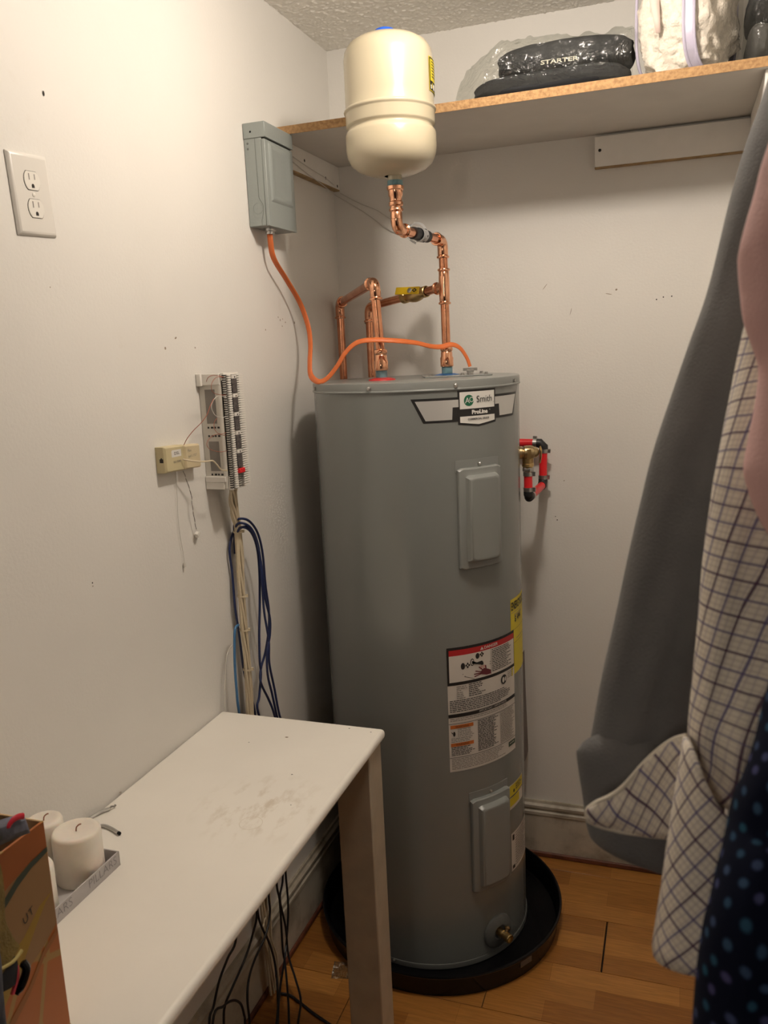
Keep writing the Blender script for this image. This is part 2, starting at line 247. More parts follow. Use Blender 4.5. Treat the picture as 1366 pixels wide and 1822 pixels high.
def wear(m, col, scale, lo, hi, amount=1.0, stretch=None, seed=0.0, at=None, rad=1):
    """stains with a shape of their own, mixed over the base colour"""
    nt = m.node_tree; b = nt.nodes['Principled BSDF']
    tc = N(nt, 'ShaderNodeTexCoord'); mp = N(nt, 'ShaderNodeMapping'); mp.inputs['Location'].default_value = (seed, seed * .7, seed * 1.3)
    if stretch: mp.inputs['Scale'].default_value = stretch
    n = N(nt, 'ShaderNodeTexNoise'); n.inputs['Scale'].default_value = scale; n.inputs['Detail'].default_value = 6; n.inputs['Roughness'].default_value = .65
    r = N(nt, 'ShaderNodeMapRange'); r.inputs[1].default_value = lo; r.inputs[2].default_value = hi; r.inputs[4].default_value = amount
    mx = N(nt, 'ShaderNodeMix', data_type='RGBA')
    nt.links.new(tc.outputs['Object'], mp.inputs[0]); nt.links.new(mp.outputs[0], n.inputs['Vector']); nt.links.new(n.outputs['Fac'], r.inputs[0])
    inp = b.inputs['Base Color']
    if inp.links: nt.links.new(inp.links[0].from_socket, mx.inputs[6])
    else: mx.inputs[6].default_value = inp.default_value
    mx.inputs[7].default_value = (*col, 1)
    fac = r.outputs[0]
    if at:
        ds = N(nt, 'ShaderNodeVectorMath', operation='DISTANCE'); ds.inputs[1].default_value = at
        fr_ = N(nt, 'ShaderNodeMapRange'); fr_.inputs[1].default_value = rad * .25; fr_.inputs[2].default_value = rad; fr_.inputs[3].default_value = 1; fr_.inputs[4].default_value = 0
        mu_ = N(nt, 'ShaderNodeMath', operation='MULTIPLY')
        nt.links.new(tc.outputs['Object'], ds.inputs[0]); nt.links.new(ds.outputs['Value'], fr_.inputs[0]); nt.links.new(fac, mu_.inputs[0]); nt.links.new(fr_.outputs[0], mu_.inputs[1]); fac = mu_.outputs[0]
    nt.links.new(fac, mx.inputs[0]); nt.links.new(mx.outputs[2], inp)
    return m
WALL = mat('wall_paint', (.77, .745, .70), .55, var=.045, vs_=2.2, bump=.12, bs=160)
wear(WALL, (.62, .54, .44), 5, .66, .80, .35, seed=3.1)
CEIL = mat('popcorn_paint', (.90, .87, .81), .9, bump=.15, bs=400)
TRIM = mat('old_trim_paint', (.54, .49, .40), .45, var=.12, vs_=14, bump=.15, bs=60)
wear(TRIM, (.14, .10, .055), 7, .44, .72, .85, seed=1.3)
SHOE = mat('stained_shoe_strip', (.16, .05, .025), .5, var=.5, vs_=30, bump=.3, bs=80)
TABLE = mat('table_paint', (.87, .83, .76), .38, var=.03, vs_=6, bump=.12, bs=40)
wear(TABLE, (.52, .43, .30), 22, .50, .64, .55, stretch=(1.6, .7, 1), seed=6.2, at=(.08, .30, .7955), rad=.13); wear(TABLE, (.25, .18, .10), 80, .74, .80, .5, seed=2.2)
LEG = mat('leg_paint', (.42, .35, .26), .5, var=.12, vs_=16, bump=.25, bs=40)
TANK = mat('grey_enamel', (.20, .21, .20), .26, var=.03, vs_=3, bump=.02, bs=8, coat=.25)
TANKP = mat('grey_panel_enamel', (.225, .235, .225), .3, bump=.03, bs=90)
BASEP = mat('base_ring_grey', (.12, .125, .12), .45)
BLACKP = mat('black_plastic', (.004, .004, .005), .22, bump=.05, bs=30, spec=.3)
BLACKR = mat('black_rubber', (.012, .012, .013), .45)
COPPER = mat('copper', (.83, .40, .235), .2, 1, var=.25, vs_=25, bump=.02, bs=60, col2=(.62, .25, .13))
COPPERF = mat('copper_fitting', (.90, .47, .29), .15, 1, var=.15, vs_=40)
BRASS = mat('brass', (.62, .44, .2), .3, 1, var=.2, vs_=40)
BRASSY = mat('brass_bright', (.56, .43, .24), .32, 1, var=.3, vs_=60)
STEEL = mat('zinc_steel', (.55, .54, .52), .3, 1, var=.15, vs_=60)
TEFLON = mat('teal_thread_tape', (.16, .30, .34), .35, 0, var=.3, vs_=60, bump=.3, bs=250)
CREAM = mat('cream_enamel', (.50, .44, .315), .25, coat=.3, bump=.015, bs=12)
BLUEP = mat('blue_plastic', (.01, .09, .55), .4)
BLUER = mat('blue_ring', (.03, .18, .55), .4)
REDR = mat('red_ring', (.55, .03, .03), .4)
REDH = mat('red_hose', (.72, .02, .025), .33, bump=.03, bs=30)
WHITEP = mat('white_plastic', (.74, .71, .66), .35)
WHITEC = mat('socket_face_plastic', (.80, .77, .71), .32)
HOLE = mat('dark_hole', (.02, .016, .013), .8)
IVORY = mat('ivory_plastic', (.58, .50, .30), .4, var=.05, vs_=20)
IVORY2 = mat('almond_plastic', (.63, .53, .34), .4)
LTGREY = mat('light_grey_plastic', (.62, .59, .53), .45)
ORANGE = mat('orange_sheath', (.58, .135, .03), .5, bump=.05, bs=50)
BOXG = mat('grey_box_paint', (.27, .295, .28), .42, bump=.12, bs=220)
PARTB = mat('particle_board', (.45, .27, .12), .8, col2=(.30, .165, .07), vs_=120, bump=.5, bs=160)
SHELFP = mat('shelf_paint', (.63, .60, .55), .5, var=.05, vs_=10)
CLEATP = mat('cleat_paint', (.86, .83, .78), .5, var=.06, vs_=14, bump=.1, bs=60)
wear(CLEATP, (.42, .30, .14), 4, .62, .74, .5, seed=9.4)
RAWWOOD = mat('raw_wood', (.42, .28, .13), .7, var=.3, vs_=40)
CABLEB = mat('beige_cable', (.60, .51, .36), .42)
CABLEN = mat('navy_cable', (.012, .022, .085), .38)
CABLEL = mat('light_blue_cable', (.05, .16, .33), .4)
CABLEK = mat('black_cable', (.008, .008, .012), .4)
WIREW = mat('white_wire', (.60, .57, .52), .45)
WIRER = mat('red_wire', (.34, .10, .06), .45)
WIRED = mat('dark_wire', (.07, .035, .03), .45)
WAX = mat('candle_wax', (.88, .82, .73), .45, var=.10, vs_=24, sss=.4, bump=.05, bs=30)
WICK = mat('wick', (.40, .20, .14), .8)
TRAY = mat('grey_board_tray', (.50, .475, .47), .6, var=.06, vs_=60)
TRAYT = mat('tray_print', (.24, .225, .23), .6)
INK = mat('black_ink', (.012, .011, .011), .5)
PAPER = mat('label_paper', (.62, .58, .53), .55)
PAPERW = mat('label_white', (.74, .72, .68), .4)
SILVER = mat('brushed_silver_foil', (.66, .65, .63), .36, .55, bump=.02, bs=200)
LOGOG = mat('green_ink', (.01, .13, .06), .4)
GREENK = mat('dark_green_ink', (.03, .06, .035), .5)
REDI = mat('red_ink', (.42, .012, .015), .5)
ORI = mat('orange_ink', (.55, .15, .03), .5)
YEL = mat('yellow_paper', (.62, .50, .02), .5)
SEAM = mat('box_seam', (.10, .11, .10), .6)
STICK = mat('dull_sticker', (.10, .085, .07), .5)
GREYI = mat('grey_small_print', (.22, .20, .18), .6)
PURPI = mat('dark_red_hand_ink', (.13, .02, .03), .5)
YHAND = mat('yellow_grip', (.75, .50, .01), .4)
ALU = mat('grey_strap', (.42, .42, .42), .4, .3)
TAPE = mat('clear_tape_on_floor', (.35, .22, .10), .15)
def plastic_film(name, tint=(.9, .92, .9), milky=.10, gl=.12, fk=.45):
    m, nt, b = nodes(name); nt.nodes.remove(b)
    out = nt.nodes['Material Output']
    tr = N(nt, 'ShaderNodeBsdfTransparent'); tr.inputs[0].default_value = (*tint, 1)
    g = N(nt, 'ShaderNodeBsdfGlossy'); g.inputs['Roughness'].default_value = .08
    d = N(nt, 'ShaderNodeBsdfDiffuse'); d.inputs[0].default_value = (.75, .76, .70, 1)
    lw = N(nt, 'ShaderNodeLayerWeight'); lw.inputs[0].default_value = .3
    ma = N(nt, 'ShaderNodeMath', operation='MULTIPLY_ADD'); ma.inputs[1].default_value = fk; ma.inputs[2].default_value = gl
    tc = N(nt, 'ShaderNodeTexCoord'); n = N(nt, 'ShaderNodeTexNoise'); n.inputs['Scale'].default_value = 20; n.inputs['Detail'].default_value = 3; n.inputs['Distortion'].default_value = 1.5
    bp = N(nt, 'ShaderNodeBump'); bp.inputs['Strength'].default_value = .9; bp.inputs['Distance'].default_value = .02
    nt.links.new(tc.outputs['Object'], n.inputs['Vector']); nt.links.new(n.outputs['Fac'], bp.inputs['Height']); nt.links.new(bp.outputs['Normal'], g.inputs['Normal'])
    m1 = N(nt, 'ShaderNodeMixShader'); m2 = N(nt, 'ShaderNodeMixShader'); m2.inputs[0].default_value = milky
    nt.links.new(lw.outputs['Fresnel'], ma.inputs[0]); nt.links.new(ma.outputs[0], m1.inputs[0]); nt.links.new(tr.outputs[0], m1.inputs[1]); nt.links.new(g.outputs[0], m1.inputs[2])
    nt.links.new(m1.outputs[0], m2.inputs[1]); nt.links.new(d.outputs[0], m2.inputs[2]); nt.links.new(m2.outputs[0], out.inputs[0])
    return m
FILM = plastic_film('clear_bag_film', tint=(.93, .94, .92), milky=.018, gl=.03, fk=.25)
FILM2 = plastic_film('clear_vinyl', tint=(.97, .97, .96), milky=.015, gl=.004, fk=.07)
BLACKCL = mat('black_cloth', (.010, .011, .014), .8, bump=.4, bs=90)
SHERPA = mat('cream_sherpa', (.82, .75, .66), .95, var=.2, vs_=50, bump=1.0, bs=130)
PIPING = mat('lavender_vinyl_piping', (.46, .43, .54), .25)
GREYSH = mat('grey_shirt_cotton', (.18, .178, .178), .85, var=.08, vs_=40, bump=.25, bs=500)
PINKSH = mat('pink_cotton', (.74, .46, .44), .85, var=.06, vs_=30, bump=.25, bs=500)
LINING = mat('pale_lining', (.60, .58, .54), .85)
def check_cloth(name, rot):
    m, nt, b = nodes(name); b.inputs['Roughness'].default_value = .85
    uv = N(nt, 'ShaderNodeUVMap'); mp = N(nt, 'ShaderNodeMapping'); mp.inputs['Rotation'].default_value = (0, 0, rot)
    sx = N(nt, 'ShaderNodeSeparateXYZ'); nt.links.new(uv.outputs[0], mp.inputs[0]); nt.links.new(mp.outputs[0], sx.inputs[0])
    def stripe(sock, per, wid, off):
        a = N(nt, 'ShaderNodeMath', operation='MULTIPLY_ADD'); a.inputs[1].default_value = 1 / per; a.inputs[2].default_value = off
        fr = N(nt, 'ShaderNodeMath', operation='FRACT'); sb = N(nt, 'ShaderNodeMath', operation='SUBTRACT'); sb.inputs[1].default_value = .5
        ab = N(nt, 'ShaderNodeMath', operation='ABSOLUTE'); mr = N(nt, 'ShaderNodeMapRange')
        mr.inputs[1].default_value = wid / per / 2 * .6; mr.inputs[2].default_value = wid / per / 2 * 1.4; mr.inputs[3].default_value = 1; mr.inputs[4].default_value = 0
        nt.links.new(sock, a.inputs[0]); nt.links.new(a.outputs[0], fr.inputs[0]); nt.links.new(fr.outputs[0], sb.inputs[0]); nt.links.new(sb.outputs[0], ab.inputs[0]); nt.links.new(ab.outputs[0], mr.inputs[0])
        return mr.outputs[0]
    cur = None
    for sock, per, wid, off, col, amt in [
        (0, .0035, .0010, .1, (.60, .53, .52), .5), (1, .0035, .0010, .1, (.60, .53, .44), .5),
        (0, .0205, .0013, .5, (.09, .04, .09), .92), (1, .0205, .0013, .5, (.10, .045, .10), .88),
        (0, .0205, .0012, .0, (.14, .12, .27), .88), (1, .0205, .0012, .0, (.15, .12, .25), .82)]:
        st = stripe(sx.outputs[sock], per, wid, off)
        mu = N(nt, 'ShaderNodeMath', operation='MULTIPLY'); mu.inputs[1].default_value = amt
        mx = N(nt, 'ShaderNodeMix', data_type='RGBA'); mx.inputs[7].default_value = (*col, 1)
        nt.links.new(st, mu.inputs[0]); nt.links.new(mu.outputs[0], mx.inputs[0])
        if cur: nt.links.new(cur, mx.inputs[6])
        else: mx.inputs[6].default_value = (.90, .83, .71, 1)
        cur = mx.outputs[2]
    nt.links.new(cur, b.inputs['Base Color'])
    return m
CHK = check_cloth('check_cotton', .18); CHK2 = check_cloth('check_cotton_flap', .55); CHK3 = check_cloth('check_cotton_bias', -.72)
def dot_cloth(name, base, dots):
    m, nt, b = nodes(name); b.inputs['Roughness'].default_value = .9; b.inputs['Specular IOR Level'].default_value = .1
    uv = N(nt, 'ShaderNodeUVMap'); mp = N(nt, 'ShaderNodeMapping'); mp.inputs['Rotation'].default_value = (0, 0, .6)
    v = N(nt, 'ShaderNodeTexVoronoi', voronoi_dimensions='2D'); v.inputs['Scale'].default_value = 98; v.inputs['Randomness'].default_value = .3
    r = N(nt, 'ShaderNodeMapRange'); r.inputs[1].default_value = .13; r.inputs[2].default_value = .27; r.inputs[3].default_value = 1; r.inputs[4].default_value = 0
    mx = N(nt, 'ShaderNodeMix', data_type='RGBA'); mx.inputs[6].default_value = (*base, 1)
    cr_ = N(nt, 'ShaderNodeValToRGB'); cr_.color_ramp.elements[0].color = (*dots[0], 1); cr_.color_ramp.elements[1].color = (*dots[1], 1)
    sp = N(nt, 'ShaderNodeSeparateColor')
    nt.links.new(uv.outputs[0], mp.inputs[0]); nt.links.new(mp.outputs[0], v.inputs['Vector']); nt.links.new(v.outputs['Distance'], r.inputs[0]); nt.links.new(r.outputs[0], mx.inputs[0])
    nt.links.new(v.outputs['Color'], sp.inputs[0]); nt.links.new(sp.outputs[0], cr_.inputs[0]); nt.links.new(cr_.outputs[0], mx.inputs[7]); nt.links.new(mx.outputs[2], b.inputs['Base Color'])
    return m
NAVY = dot_cloth('navy_dotted_cotton', (.004, .006, .018), ((.02, .085, .14), (.07, .065, .17)))
def wood_floor():
    m, nt, b = nodes('strip_wood'); b.inputs['Roughness'].default_value = .34
    tc = N(nt, 'ShaderNodeTexCoord')
    geo = N(nt, 'ShaderNodeNewGeometry')
    br = N(nt, 'ShaderNodeTexBrick'); br.offset = .37; br.offset_frequency = 2
    br.inputs['Color1'].default_value = (.44, .195, .045, 1); br.inputs['Color2'].default_value = (.25, .092, .017, 1); br.inputs['Mortar'].default_value = (.22, .08, .017, 1)
    br.inputs['Scale'].default_value = 1; br.inputs['Mortar Size'].default_value = .0004; br.inputs['Brick Width'].default_value = .31; br.inputs['Row Height'].default_value = .0662; br.inputs['Bias'].default_value = -.1
    mp = N(nt, 'ShaderNodeMapping'); mp.inputs['Location'].default_value = (.13, .2715, 0)
    nt.links.new(geo.outputs['Position'], mp.inputs[0]); nt.links.new(mp.outputs[0], br.inputs['Vector'])
    m2 = N(nt, 'ShaderNodeMapping'); m2.inputs['Scale'].default_value = (3, 46, 1)
    n = N(nt, 'ShaderNodeTexNoise'); n.inputs['Scale'].default_value = 4; n.inputs['Detail'].default_value = 8; n.inputs['Distortion'].default_value = .8
    nt.links.new(geo.outputs['Position'], m2.inputs[0]); nt.links.new(m2.outputs[0], n.inputs['Vector'])
    r = N(nt, 'ShaderNodeMapRange'); r.inputs[1].default_value = .3; r.inputs[2].default_value = .7; r.inputs[3].default_value = .74; r.inputs[4].default_value = 1.12
    nt.links.new(n.outputs['Fac'], r.inputs[0])
    hs = N(nt, 'ShaderNodeHueSaturation'); nt.links.new(r.outputs[0], hs.inputs['Value']); nt.links.new(br.outputs['Color'], hs.inputs['Color'])
    nt.links.new(hs.outputs['Color'], b.inputs['Base Color'])
    bp = N(nt, 'ShaderNodeBump'); bp.inputs['Strength'].default_value = .08; bp.inputs['Distance'].default_value = .002
    nt.links.new(n.outputs['Fac'], bp.inputs['Height']); nt.links.new(bp.outputs['Normal'], b.inputs['Normal'])
    return m
WOOD = wood_floor()
SLEEVE = mat('brown_sleeve', (.09, .055, .042), .4)
PLYUND = mat('dark_underlay', (.02, .012, .008), .9)
def box_print():
    m, nt, b = nodes('printed_card'); b.inputs['Roughness'].default_value = .5
    tc = N(nt, 'ShaderNodeTexCoord'); v = N(nt, 'ShaderNodeTexVoronoi', feature='DISTANCE_TO_EDGE'); v.inputs['Scale'].default_value = 13
    mp = N(nt, 'ShaderNodeMapping'); mp.inputs['Scale'].default_value = (1, 1.2, .8)
    r = N(nt, 'ShaderNodeMapRange'); r.inputs[1].default_value = .03; r.inputs[2].default_value = .05
    mx = N(nt, 'ShaderNodeMix', data_type='RGBA'); mx.inputs[6].default_value = (.33, .19, .05, 1); mx.inputs[7].default_value = (.36, .105, .018, 1)
    nt.links.new(tc.outputs['Object'], mp.inputs[0]); nt.links.new(mp.outputs[0], v.inputs['Vector']); nt.links.new(v.outputs['Distance'], r.inputs[0]); nt.links.new(r.outputs[0], mx.inputs[0]); nt.links.new(mx.outputs[2], b.inputs['Base Color'])
    return m
CARDP = box_print()
CARDT = mat('card_tan_print', (.27, .15, .06), .5, var=.05, vs_=10)
CARDO = mat('card_rust_print', (.30, .085, .018), .5, var=.1, vs_=12)
CARDY = mat('card_mustard_print', (.30, .18, .02), .5)
CARDB = mat('card_brown_stripe', (.26, .09, .015), .5)
CARDG = mat('card_dark_green_band', (.035, .05, .035), .5)
CARDI = mat('card_inside', (.60, .40, .22), .6)
POUCH = mat('slate_pouch_cloth', (.15, .15, .21), .7, col2=(.035, .04, .03), vs_=22, bump=.4, bs=60)
POUCHD = mat('dark_pouch_cloth', (.05, .055, .045), .7, col2=(.02, .02, .02), vs_=30, bump=.4, bs=60)
POUCHR = mat('red_ribbon', (.50, .01, .03), .5)
OLIVE = mat('olive_canvas', (.21, .145, .035), .8, var=.35, vs_=30, bump=.4, bs=200)
TOTE = mat('dark_floral_cloth', (.010, .012, .02), .8, col2=(.06, .06, .08), vs_=40, bump=.3, bs=80, detail=1)
PINKP = mat('pink_trim', (.65, .07, .10), .4)
# ================================================================ STRUCTURE
H = 2.4195; XR = 1.72; YF = -2.85
m = MB(); m.box((-.06, YF, -.03), (0, .06, H), WALL); wall_left = struct(m, 'wall_left')
m = MB(); m.box((-.06, 0, -.03), (XR, .06, H), WALL); wall_back = struct(m, 'wall_back')
m = MB(); m.box((XR, YF, -.03), (XR + .06, .06, H), WALL); m.box((1.135, -.45, -.03), (XR, .0, H), WALL); struct(m, 'wall_right')
m = MB(); m.box((-.06, YF - .06, -.03), (.12, YF, H), WALL); m.box((1.60, YF - .06, -.03), (XR + .06, YF, H), WALL); m.box((.12, YF - .06, 2.25), (1.60, YF, H), WALL); struct(m, 'wall_front')
# ceiling: popcorn relief near the corner, plain slab elsewhere
m = MB(); m.box((-.06, YF, H + .001), (XR, .06, H + .05), CEIL)
m.add([(-.0, YF, H), (XR, YF, H), (XR, -.75, H), (0, -.75, H)], [(0, 1, 2, 3)], CEIL)
m.add([(1.2, -.75, H), (XR, -.75, H), (XR, 0, H), (1.2, 0, H)], [(0, 1, 2, 3)], CEIL)
rows_ = []
for j in range(260):
    row = []
    for i in range(410):
        x = 1.2 * i / 409; y = -.75 + .75 * j / 259
        a = noise.noise(Vector((x * 150, y * 150, 1.3))); c = noise.noise(Vector((x * 210, y * 210, 7.1)))
        h = max(0, a - .15) ** .6 * .0040 + max(0, c) * .0012
        row.append((x, y, H - h))
    rows_.append(row)
m.grid(rows_, CEIL)
struct(m, 'ceiling', sharp=180)
# floor: underlay with single planks
m = MB(); m.box((-.06, YF, -.06), (XR, .06, -.014), PLYUND); floor = struct(m, 'floor')
PW = .1985
joints = {0: [1.25], 1: [.36], 2: [.807], 3: [.541], 4: [.22, 1.5], 5: [.95], 6: [.55], 7: [1.2], 8: [.4], 9: [.8], 10: [.3], 11: [1.0], 12: [.6], 13: [.2], 14: [1.1]}
for k in range(15):
    y1 = -.0735 - PW * (k - 1) if k else -.004
    y0 = -.0735 - PW * k
    if y0 < YF: y0 = YF + .002
    if y1 < YF + .02: break
    xs = [0.004] + joints[k] + [XR - .004]
    for a, b in zip(xs[:-1], xs[1:]):
        g = .0022 if k == 2 else .0009
        m = MB(); m.box((a + g, y0 + .0006, -.014), (b - g, y1 - .0006, 0), WOOD)
        m.build('plank', floor, bevel=.0007, seg=1)
# baseboards (profile along the wall) and the stained strip at their foot
BP = [(0, 0), (.014, 0), (.014, .138), (.017, .141), (.017, .150), (.0115, .154), (.0115, .160), (.0165, .164), (.0165, .171), (.009, .1765), (.007, .184), (0, .184)]
def base(name, fn, L0, L1):
    m = MB(); n = len(BP); seg = 8
    v = []; f = []
    for i in range(seg + 1):
        t = L0 + (L1 - L0) * i / seg
        v += [fn(d, t, z) for d, z in BP]
    for i in range(seg):
        for k in range(n - 1): f.append((i * n + k, i * n + k + 1, (i + 1) * n + k + 1, (i + 1) * n + k))
    m.add(v, f, TRIM); o = struct(m, name, sharp=30)
    return o
base('baseboard_left', lambda d, t, z: (d, t, z), -2.84, -.002)
base('baseboard_back', lambda d, t, z: (t, -d, z), .002, 1.134)
m = MB(); m.box((.012, -2.84, 0), (.021, -.02, .016), SHOE); struct(m, 'trim_1', bevel=.004)
m = MB(); m.box((.02, -.021, 0), (1.134, -.012, .017), SHOE); struct(m, 'trim_2', bevel=.004)
# nail holes and scuffs on the walls
m = MB()
def speck(p, r, ax, el=1.0, rot=0):
    v = []
    for i in range(8):
        a = 2 * pi * i / 8; du, dv = r * math.cos(a), r * el * math.sin(a)
        u_, w_ = du * math.cos(rot) - dv * math.sin(rot), du * math.sin(rot) + dv * math.cos(rot)
        v.append((p[0] + .0006, p[1] + u_, p[2] + w_) if ax == 0 else (p[0] + u_, p[1] - .0006, p[2] + w_))
    return v, [tuple(range(8))]
SCUFF = mat('scuff_brown', (.30, .24, .18), .8)
for p, r, el, ro, mt in [((0, -1.2136, 2.0), .0024, 1.8, 0, HOLE), ((0, -.9, 1.62), .004, .5, .4, SCUFF), ((0, -.94, 1.60), .003, 1, 0, SCUFF), ((0, -.83, 1.6), .002, 1, 0, SCUFF), ((0, -.50, 1.64), .0022, 1, 0, SCUFF), ((0, -1.23, 1.20), .0016, 1, 0, HOLE), ((0, -1.23, 1.194), .0014, 1, 0, SCUFF), ((0, -1.25, 1.70), .0012, 1, 0, SCUFF), ((0, -.33, 1.66), .003, 1.2, 0, SCUFF), ((0, -.415, 1.665), .0022, 1.3, 0, SCUFF), ((0, -.40, 1.668), .0018, 1, 0, SCUFF), ((0, -.425, 1.672), .0016, 1.6, .4, SCUFF), ((0, -.385, 1.660), .0024, .8, 0, SCUFF), ((0, -.405, 1.650), .002, 1, 0, SCUFF)]:
    v, f = speck(p, r, 0, el, ro); m.add(v, f, mt)
m.build('scuff_mark', wall_left, kind='stuff')
m = MB()
for p, r, el, ro, mt in [((.903, 0, 1.678), .0018, 1, 0, HOLE), ((.920, 0, 1.683), .0018, 1, 0, HOLE), ((.941, 0, 1.684), .0018, 1, 0, HOLE), ((.61, 0, 1.73), .010, .08, .9, SCUFF), ((.68, 0, 1.66), .010, .07, 1.3, SCUFF), ((.78, 0, 1.70), .009, .1, -.2, SCUFF), ((.80, 0, 1.71), .003, .8, .5, SCUFF), ((.64, 0, 1.075), .0018, 1, 0, HOLE), ((.635, 0, 1.085), .0014, 1, 0, HOLE), ((.66, 0, 1.19), .002, .6, 1, SCUFF), ((.10, 0, 1.70), .004, .6, 1, SCUFF), ((.08, 0, 1.66), .003, 1.5, 1, SCUFF)]:
    v, f = speck(p, r, 1, el, ro); m.add(v, f, mt)
m.build('scuff_mark', wall_back, kind='stuff')

# ================================================================ SHELF
ZS = 2.1245
sh = thing('wall_shelf', 'long white painted shelf board with raw chipboard front edge under the ceiling', 'shelf', (.56, -.2, ZS - .0197))
m = MB(); m.box((.001, -.4055, ZS - .0197), (1.134, -.001, ZS), SHELFP); m.build('board', sh)
m = MB(); m.box((.001, -.4075, ZS - .0196), (1.134, -.4056, ZS - .0001), PARTB); m.build('front_edge', sh, label='raw chipboard front edge')
def cleat(name, label, a, b, holes, axis):
    t = thing(name, label, 'batten', ((a[0] + b[0]) / 2, (a[1] + b[1]) / 2, a[2]))
    m = MB(); m.box(a, b, CLEATP); m.build('board', t, bevel=.0012)
    for h in holes:
        m = MB()
        d = Vector((1, 0, 0)) if axis == 0 else Vector((0, -1, 0))
        m.lathe([(.0001, .0006), (.0034, .0006), (.0040, .0002)], HOLE, frame(h, d), 12); m.build('screw_hole', t)
    m = MB(); e = .0006
    m.box((a[0], a[1], a[2] - .0032), (b[0] - (.001 if axis == 0 else 0), b[1], a[2] - .0001), RAWWOOD); m.build('raw_edge', t)
    return t
cleat('shelf_batten', 'white batten under the shelf on the left wall beside the grey box', (.0005, -.39, 2.042), (.0195, -.0005, 2.1045), [(.0195, -.245, 2.078), (.0195, -.105, 2.058), (.0195, -.02, 2.05)], 0)
cleat('shelf_batten', 'short white batten screwed to the back wall under the right half of the shelf', (.744, -.0195, 2.0225), (1.134, -.0005, 2.0975), [(.757, -.0195, 2.063)], 1)
cleat('shelf_batten', 'end batten under the far right end of the shelf', (1.116, -.39, 2.035), (1.1345, -.021, 2.1045), [], 0)

# ================================================================ WATER HEATER
TX, TY, R = .3286, -.3291, .26
TH0 = math.radians(-40)
def cm(h=0.0, r=R):
    def f(s, z):
        a = TH0 + s / r
        return (TX + (r + h) * math.cos(a), TY + (r + h) * math.sin(a), z)
    return f
def cmh(s, z, h): return cm(h)(s, z)
def strip(mb, ss, zt, zb, fn, mt, step=.018):
    """band between zt(s) and zb(s), cut fine enough to follow the curve"""
    S_ = []
    for i in range(len(ss) - 1):
        n = max(1, int(abs(ss[i + 1] - ss[i]) / step))
        for j in range(n):
            t = j / n
            S_.append((ss[i] + (ss[i + 1] - ss[i]) * t, zt[i] + (zt[i + 1] - zt[i]) * t, zb[i] + (zb[i + 1] - zb[i]) * t))
    S_.append((ss[-1], zt[-1], zb[-1]))
    v = [fn(s, a) for s, a, b in S_] + [fn(s, b) for s, a, b in S_]; n = len(S_)
    mb.add(v, [(i, i + 1, n + i + 1, n + i) for i in range(n - 1)], mt)
def rect(mb, s0, s1, z0, z1, fn, mt): strip(mb, [s0, s1], [z1, z1], [z0, z0], fn, mt)
def text(mb, body, size, at, fn, mt, width=1.0, bold=0.0, space=1.0, align='CENTER', rot=0.0, shear=0.0):
    c = bpy.data.curves.new('lettering', 'FONT'); c.body = body; c.size = size; c.align_x = align; c.align_y = 'CENTER'; c.offset = bold; c.space_character = space; c.resolution_u = 3; c.shear = shear
    o = bpy.data.objects.new('lettering', c); COL.objects.link(o)
    bpy.context.view_layer.update()
    me = bpy.data.meshes.new_from_object(o.evaluated_get(bpy.context.evaluated_depsgraph_get()))
    ca, sa = math.cos(rot), math.sin(rot)
    v = []
    for p in me.vertices:
        x, y = p.co.x * width, p.co.y
        v.append(fn(at[0] + x * ca - y * sa, at[1] + x * sa + y * ca))
    mb.add(v, [tuple(p.vertices) for p in me.polygons], mt)
    bpy.data.objects.remove(o); bpy.data.meshes.remove(me); bpy.data.curves.remove(c)
def lines(mb, s0, s1, z1, z0, gap, hgt, fn, mt, fill=.9, rnd=random):
    """rows of illegible small print"""
    z = z1
    while z - hgt > z0:
        s = s0; end = s0 + (s1 - s0) * rnd.uniform(fill - .25, 1)
        while s < end - .003:
            wd = rnd.uniform(.003, .012)
            e = min(s + wd, end)
            v = [fn(s, z), fn(e, z), fn(e, z - hgt), fn(s, z - hgt)]
            mb.add(v, [(0, 1, 2, 3)], mt); s = e + rnd.uniform(.0010, .002)
        z -= gap
WH = thing('water_heater', 'tall grey cylindrical electric water heater standing in a black drip pan', 'water heater', (TX, TY, .004))
I4 = Matrix.Translation((TX, TY, 0))
m = MB(); m.lathe([(.15, .003), (R - .001, .003), (R, .02), (R, 1.489), (R - .004, 1.490)], TANK, I4, 96, cap=False); m.build('jacket', WH)
m = MB(); m.lathe([(.0001, 1.5045), (.20, 1.5045), (.245, 1.5045), (.2575, 1.505), (.2612, 1.5035), (.2620, 1.500), (.2620, 1.4865), (.2632, 1.4850), (.2632, 1.4825), (.2610, 1.4815), (.2595, 1.4815)], TANKP, I4, 96, cap=False); m.build('top_cap', WH)
m = MB(); m.lathe([(R + .0005, .003), (R + .0030, .004), (R + .0030, .013), (R + .0018, .0165), (R + .0003, .017)], BASEP, I4, 96, cap=False); m.build('base_ring', WH)
def hexscrew(th, z, parent, h=.0, r=R, k=1.0):
    a = math.radians(th); d = Vector((math.cos(a), math.sin(a), 0)); p = Vector((TX, TY, z)) + d * (r + h)
    m = MB(); M = frame(p, d)
    m.lathe([(.0055 * k, 0), (.0055 * k, .0012)], STEEL, M, 16); m.lathe([(.0042 * k, .0012), (.0042 * k, .0042), (.003 * k, .0052)], STEEL, M, 6)
    return m.build('screw', parent)
for t_ in (-143, -97, -53, -9, 35, 80, 125, 170): hexscrew(t_, 1.4925, WH, .0015)
hexscrew(-98, .0145, WH, .002, k=.7)
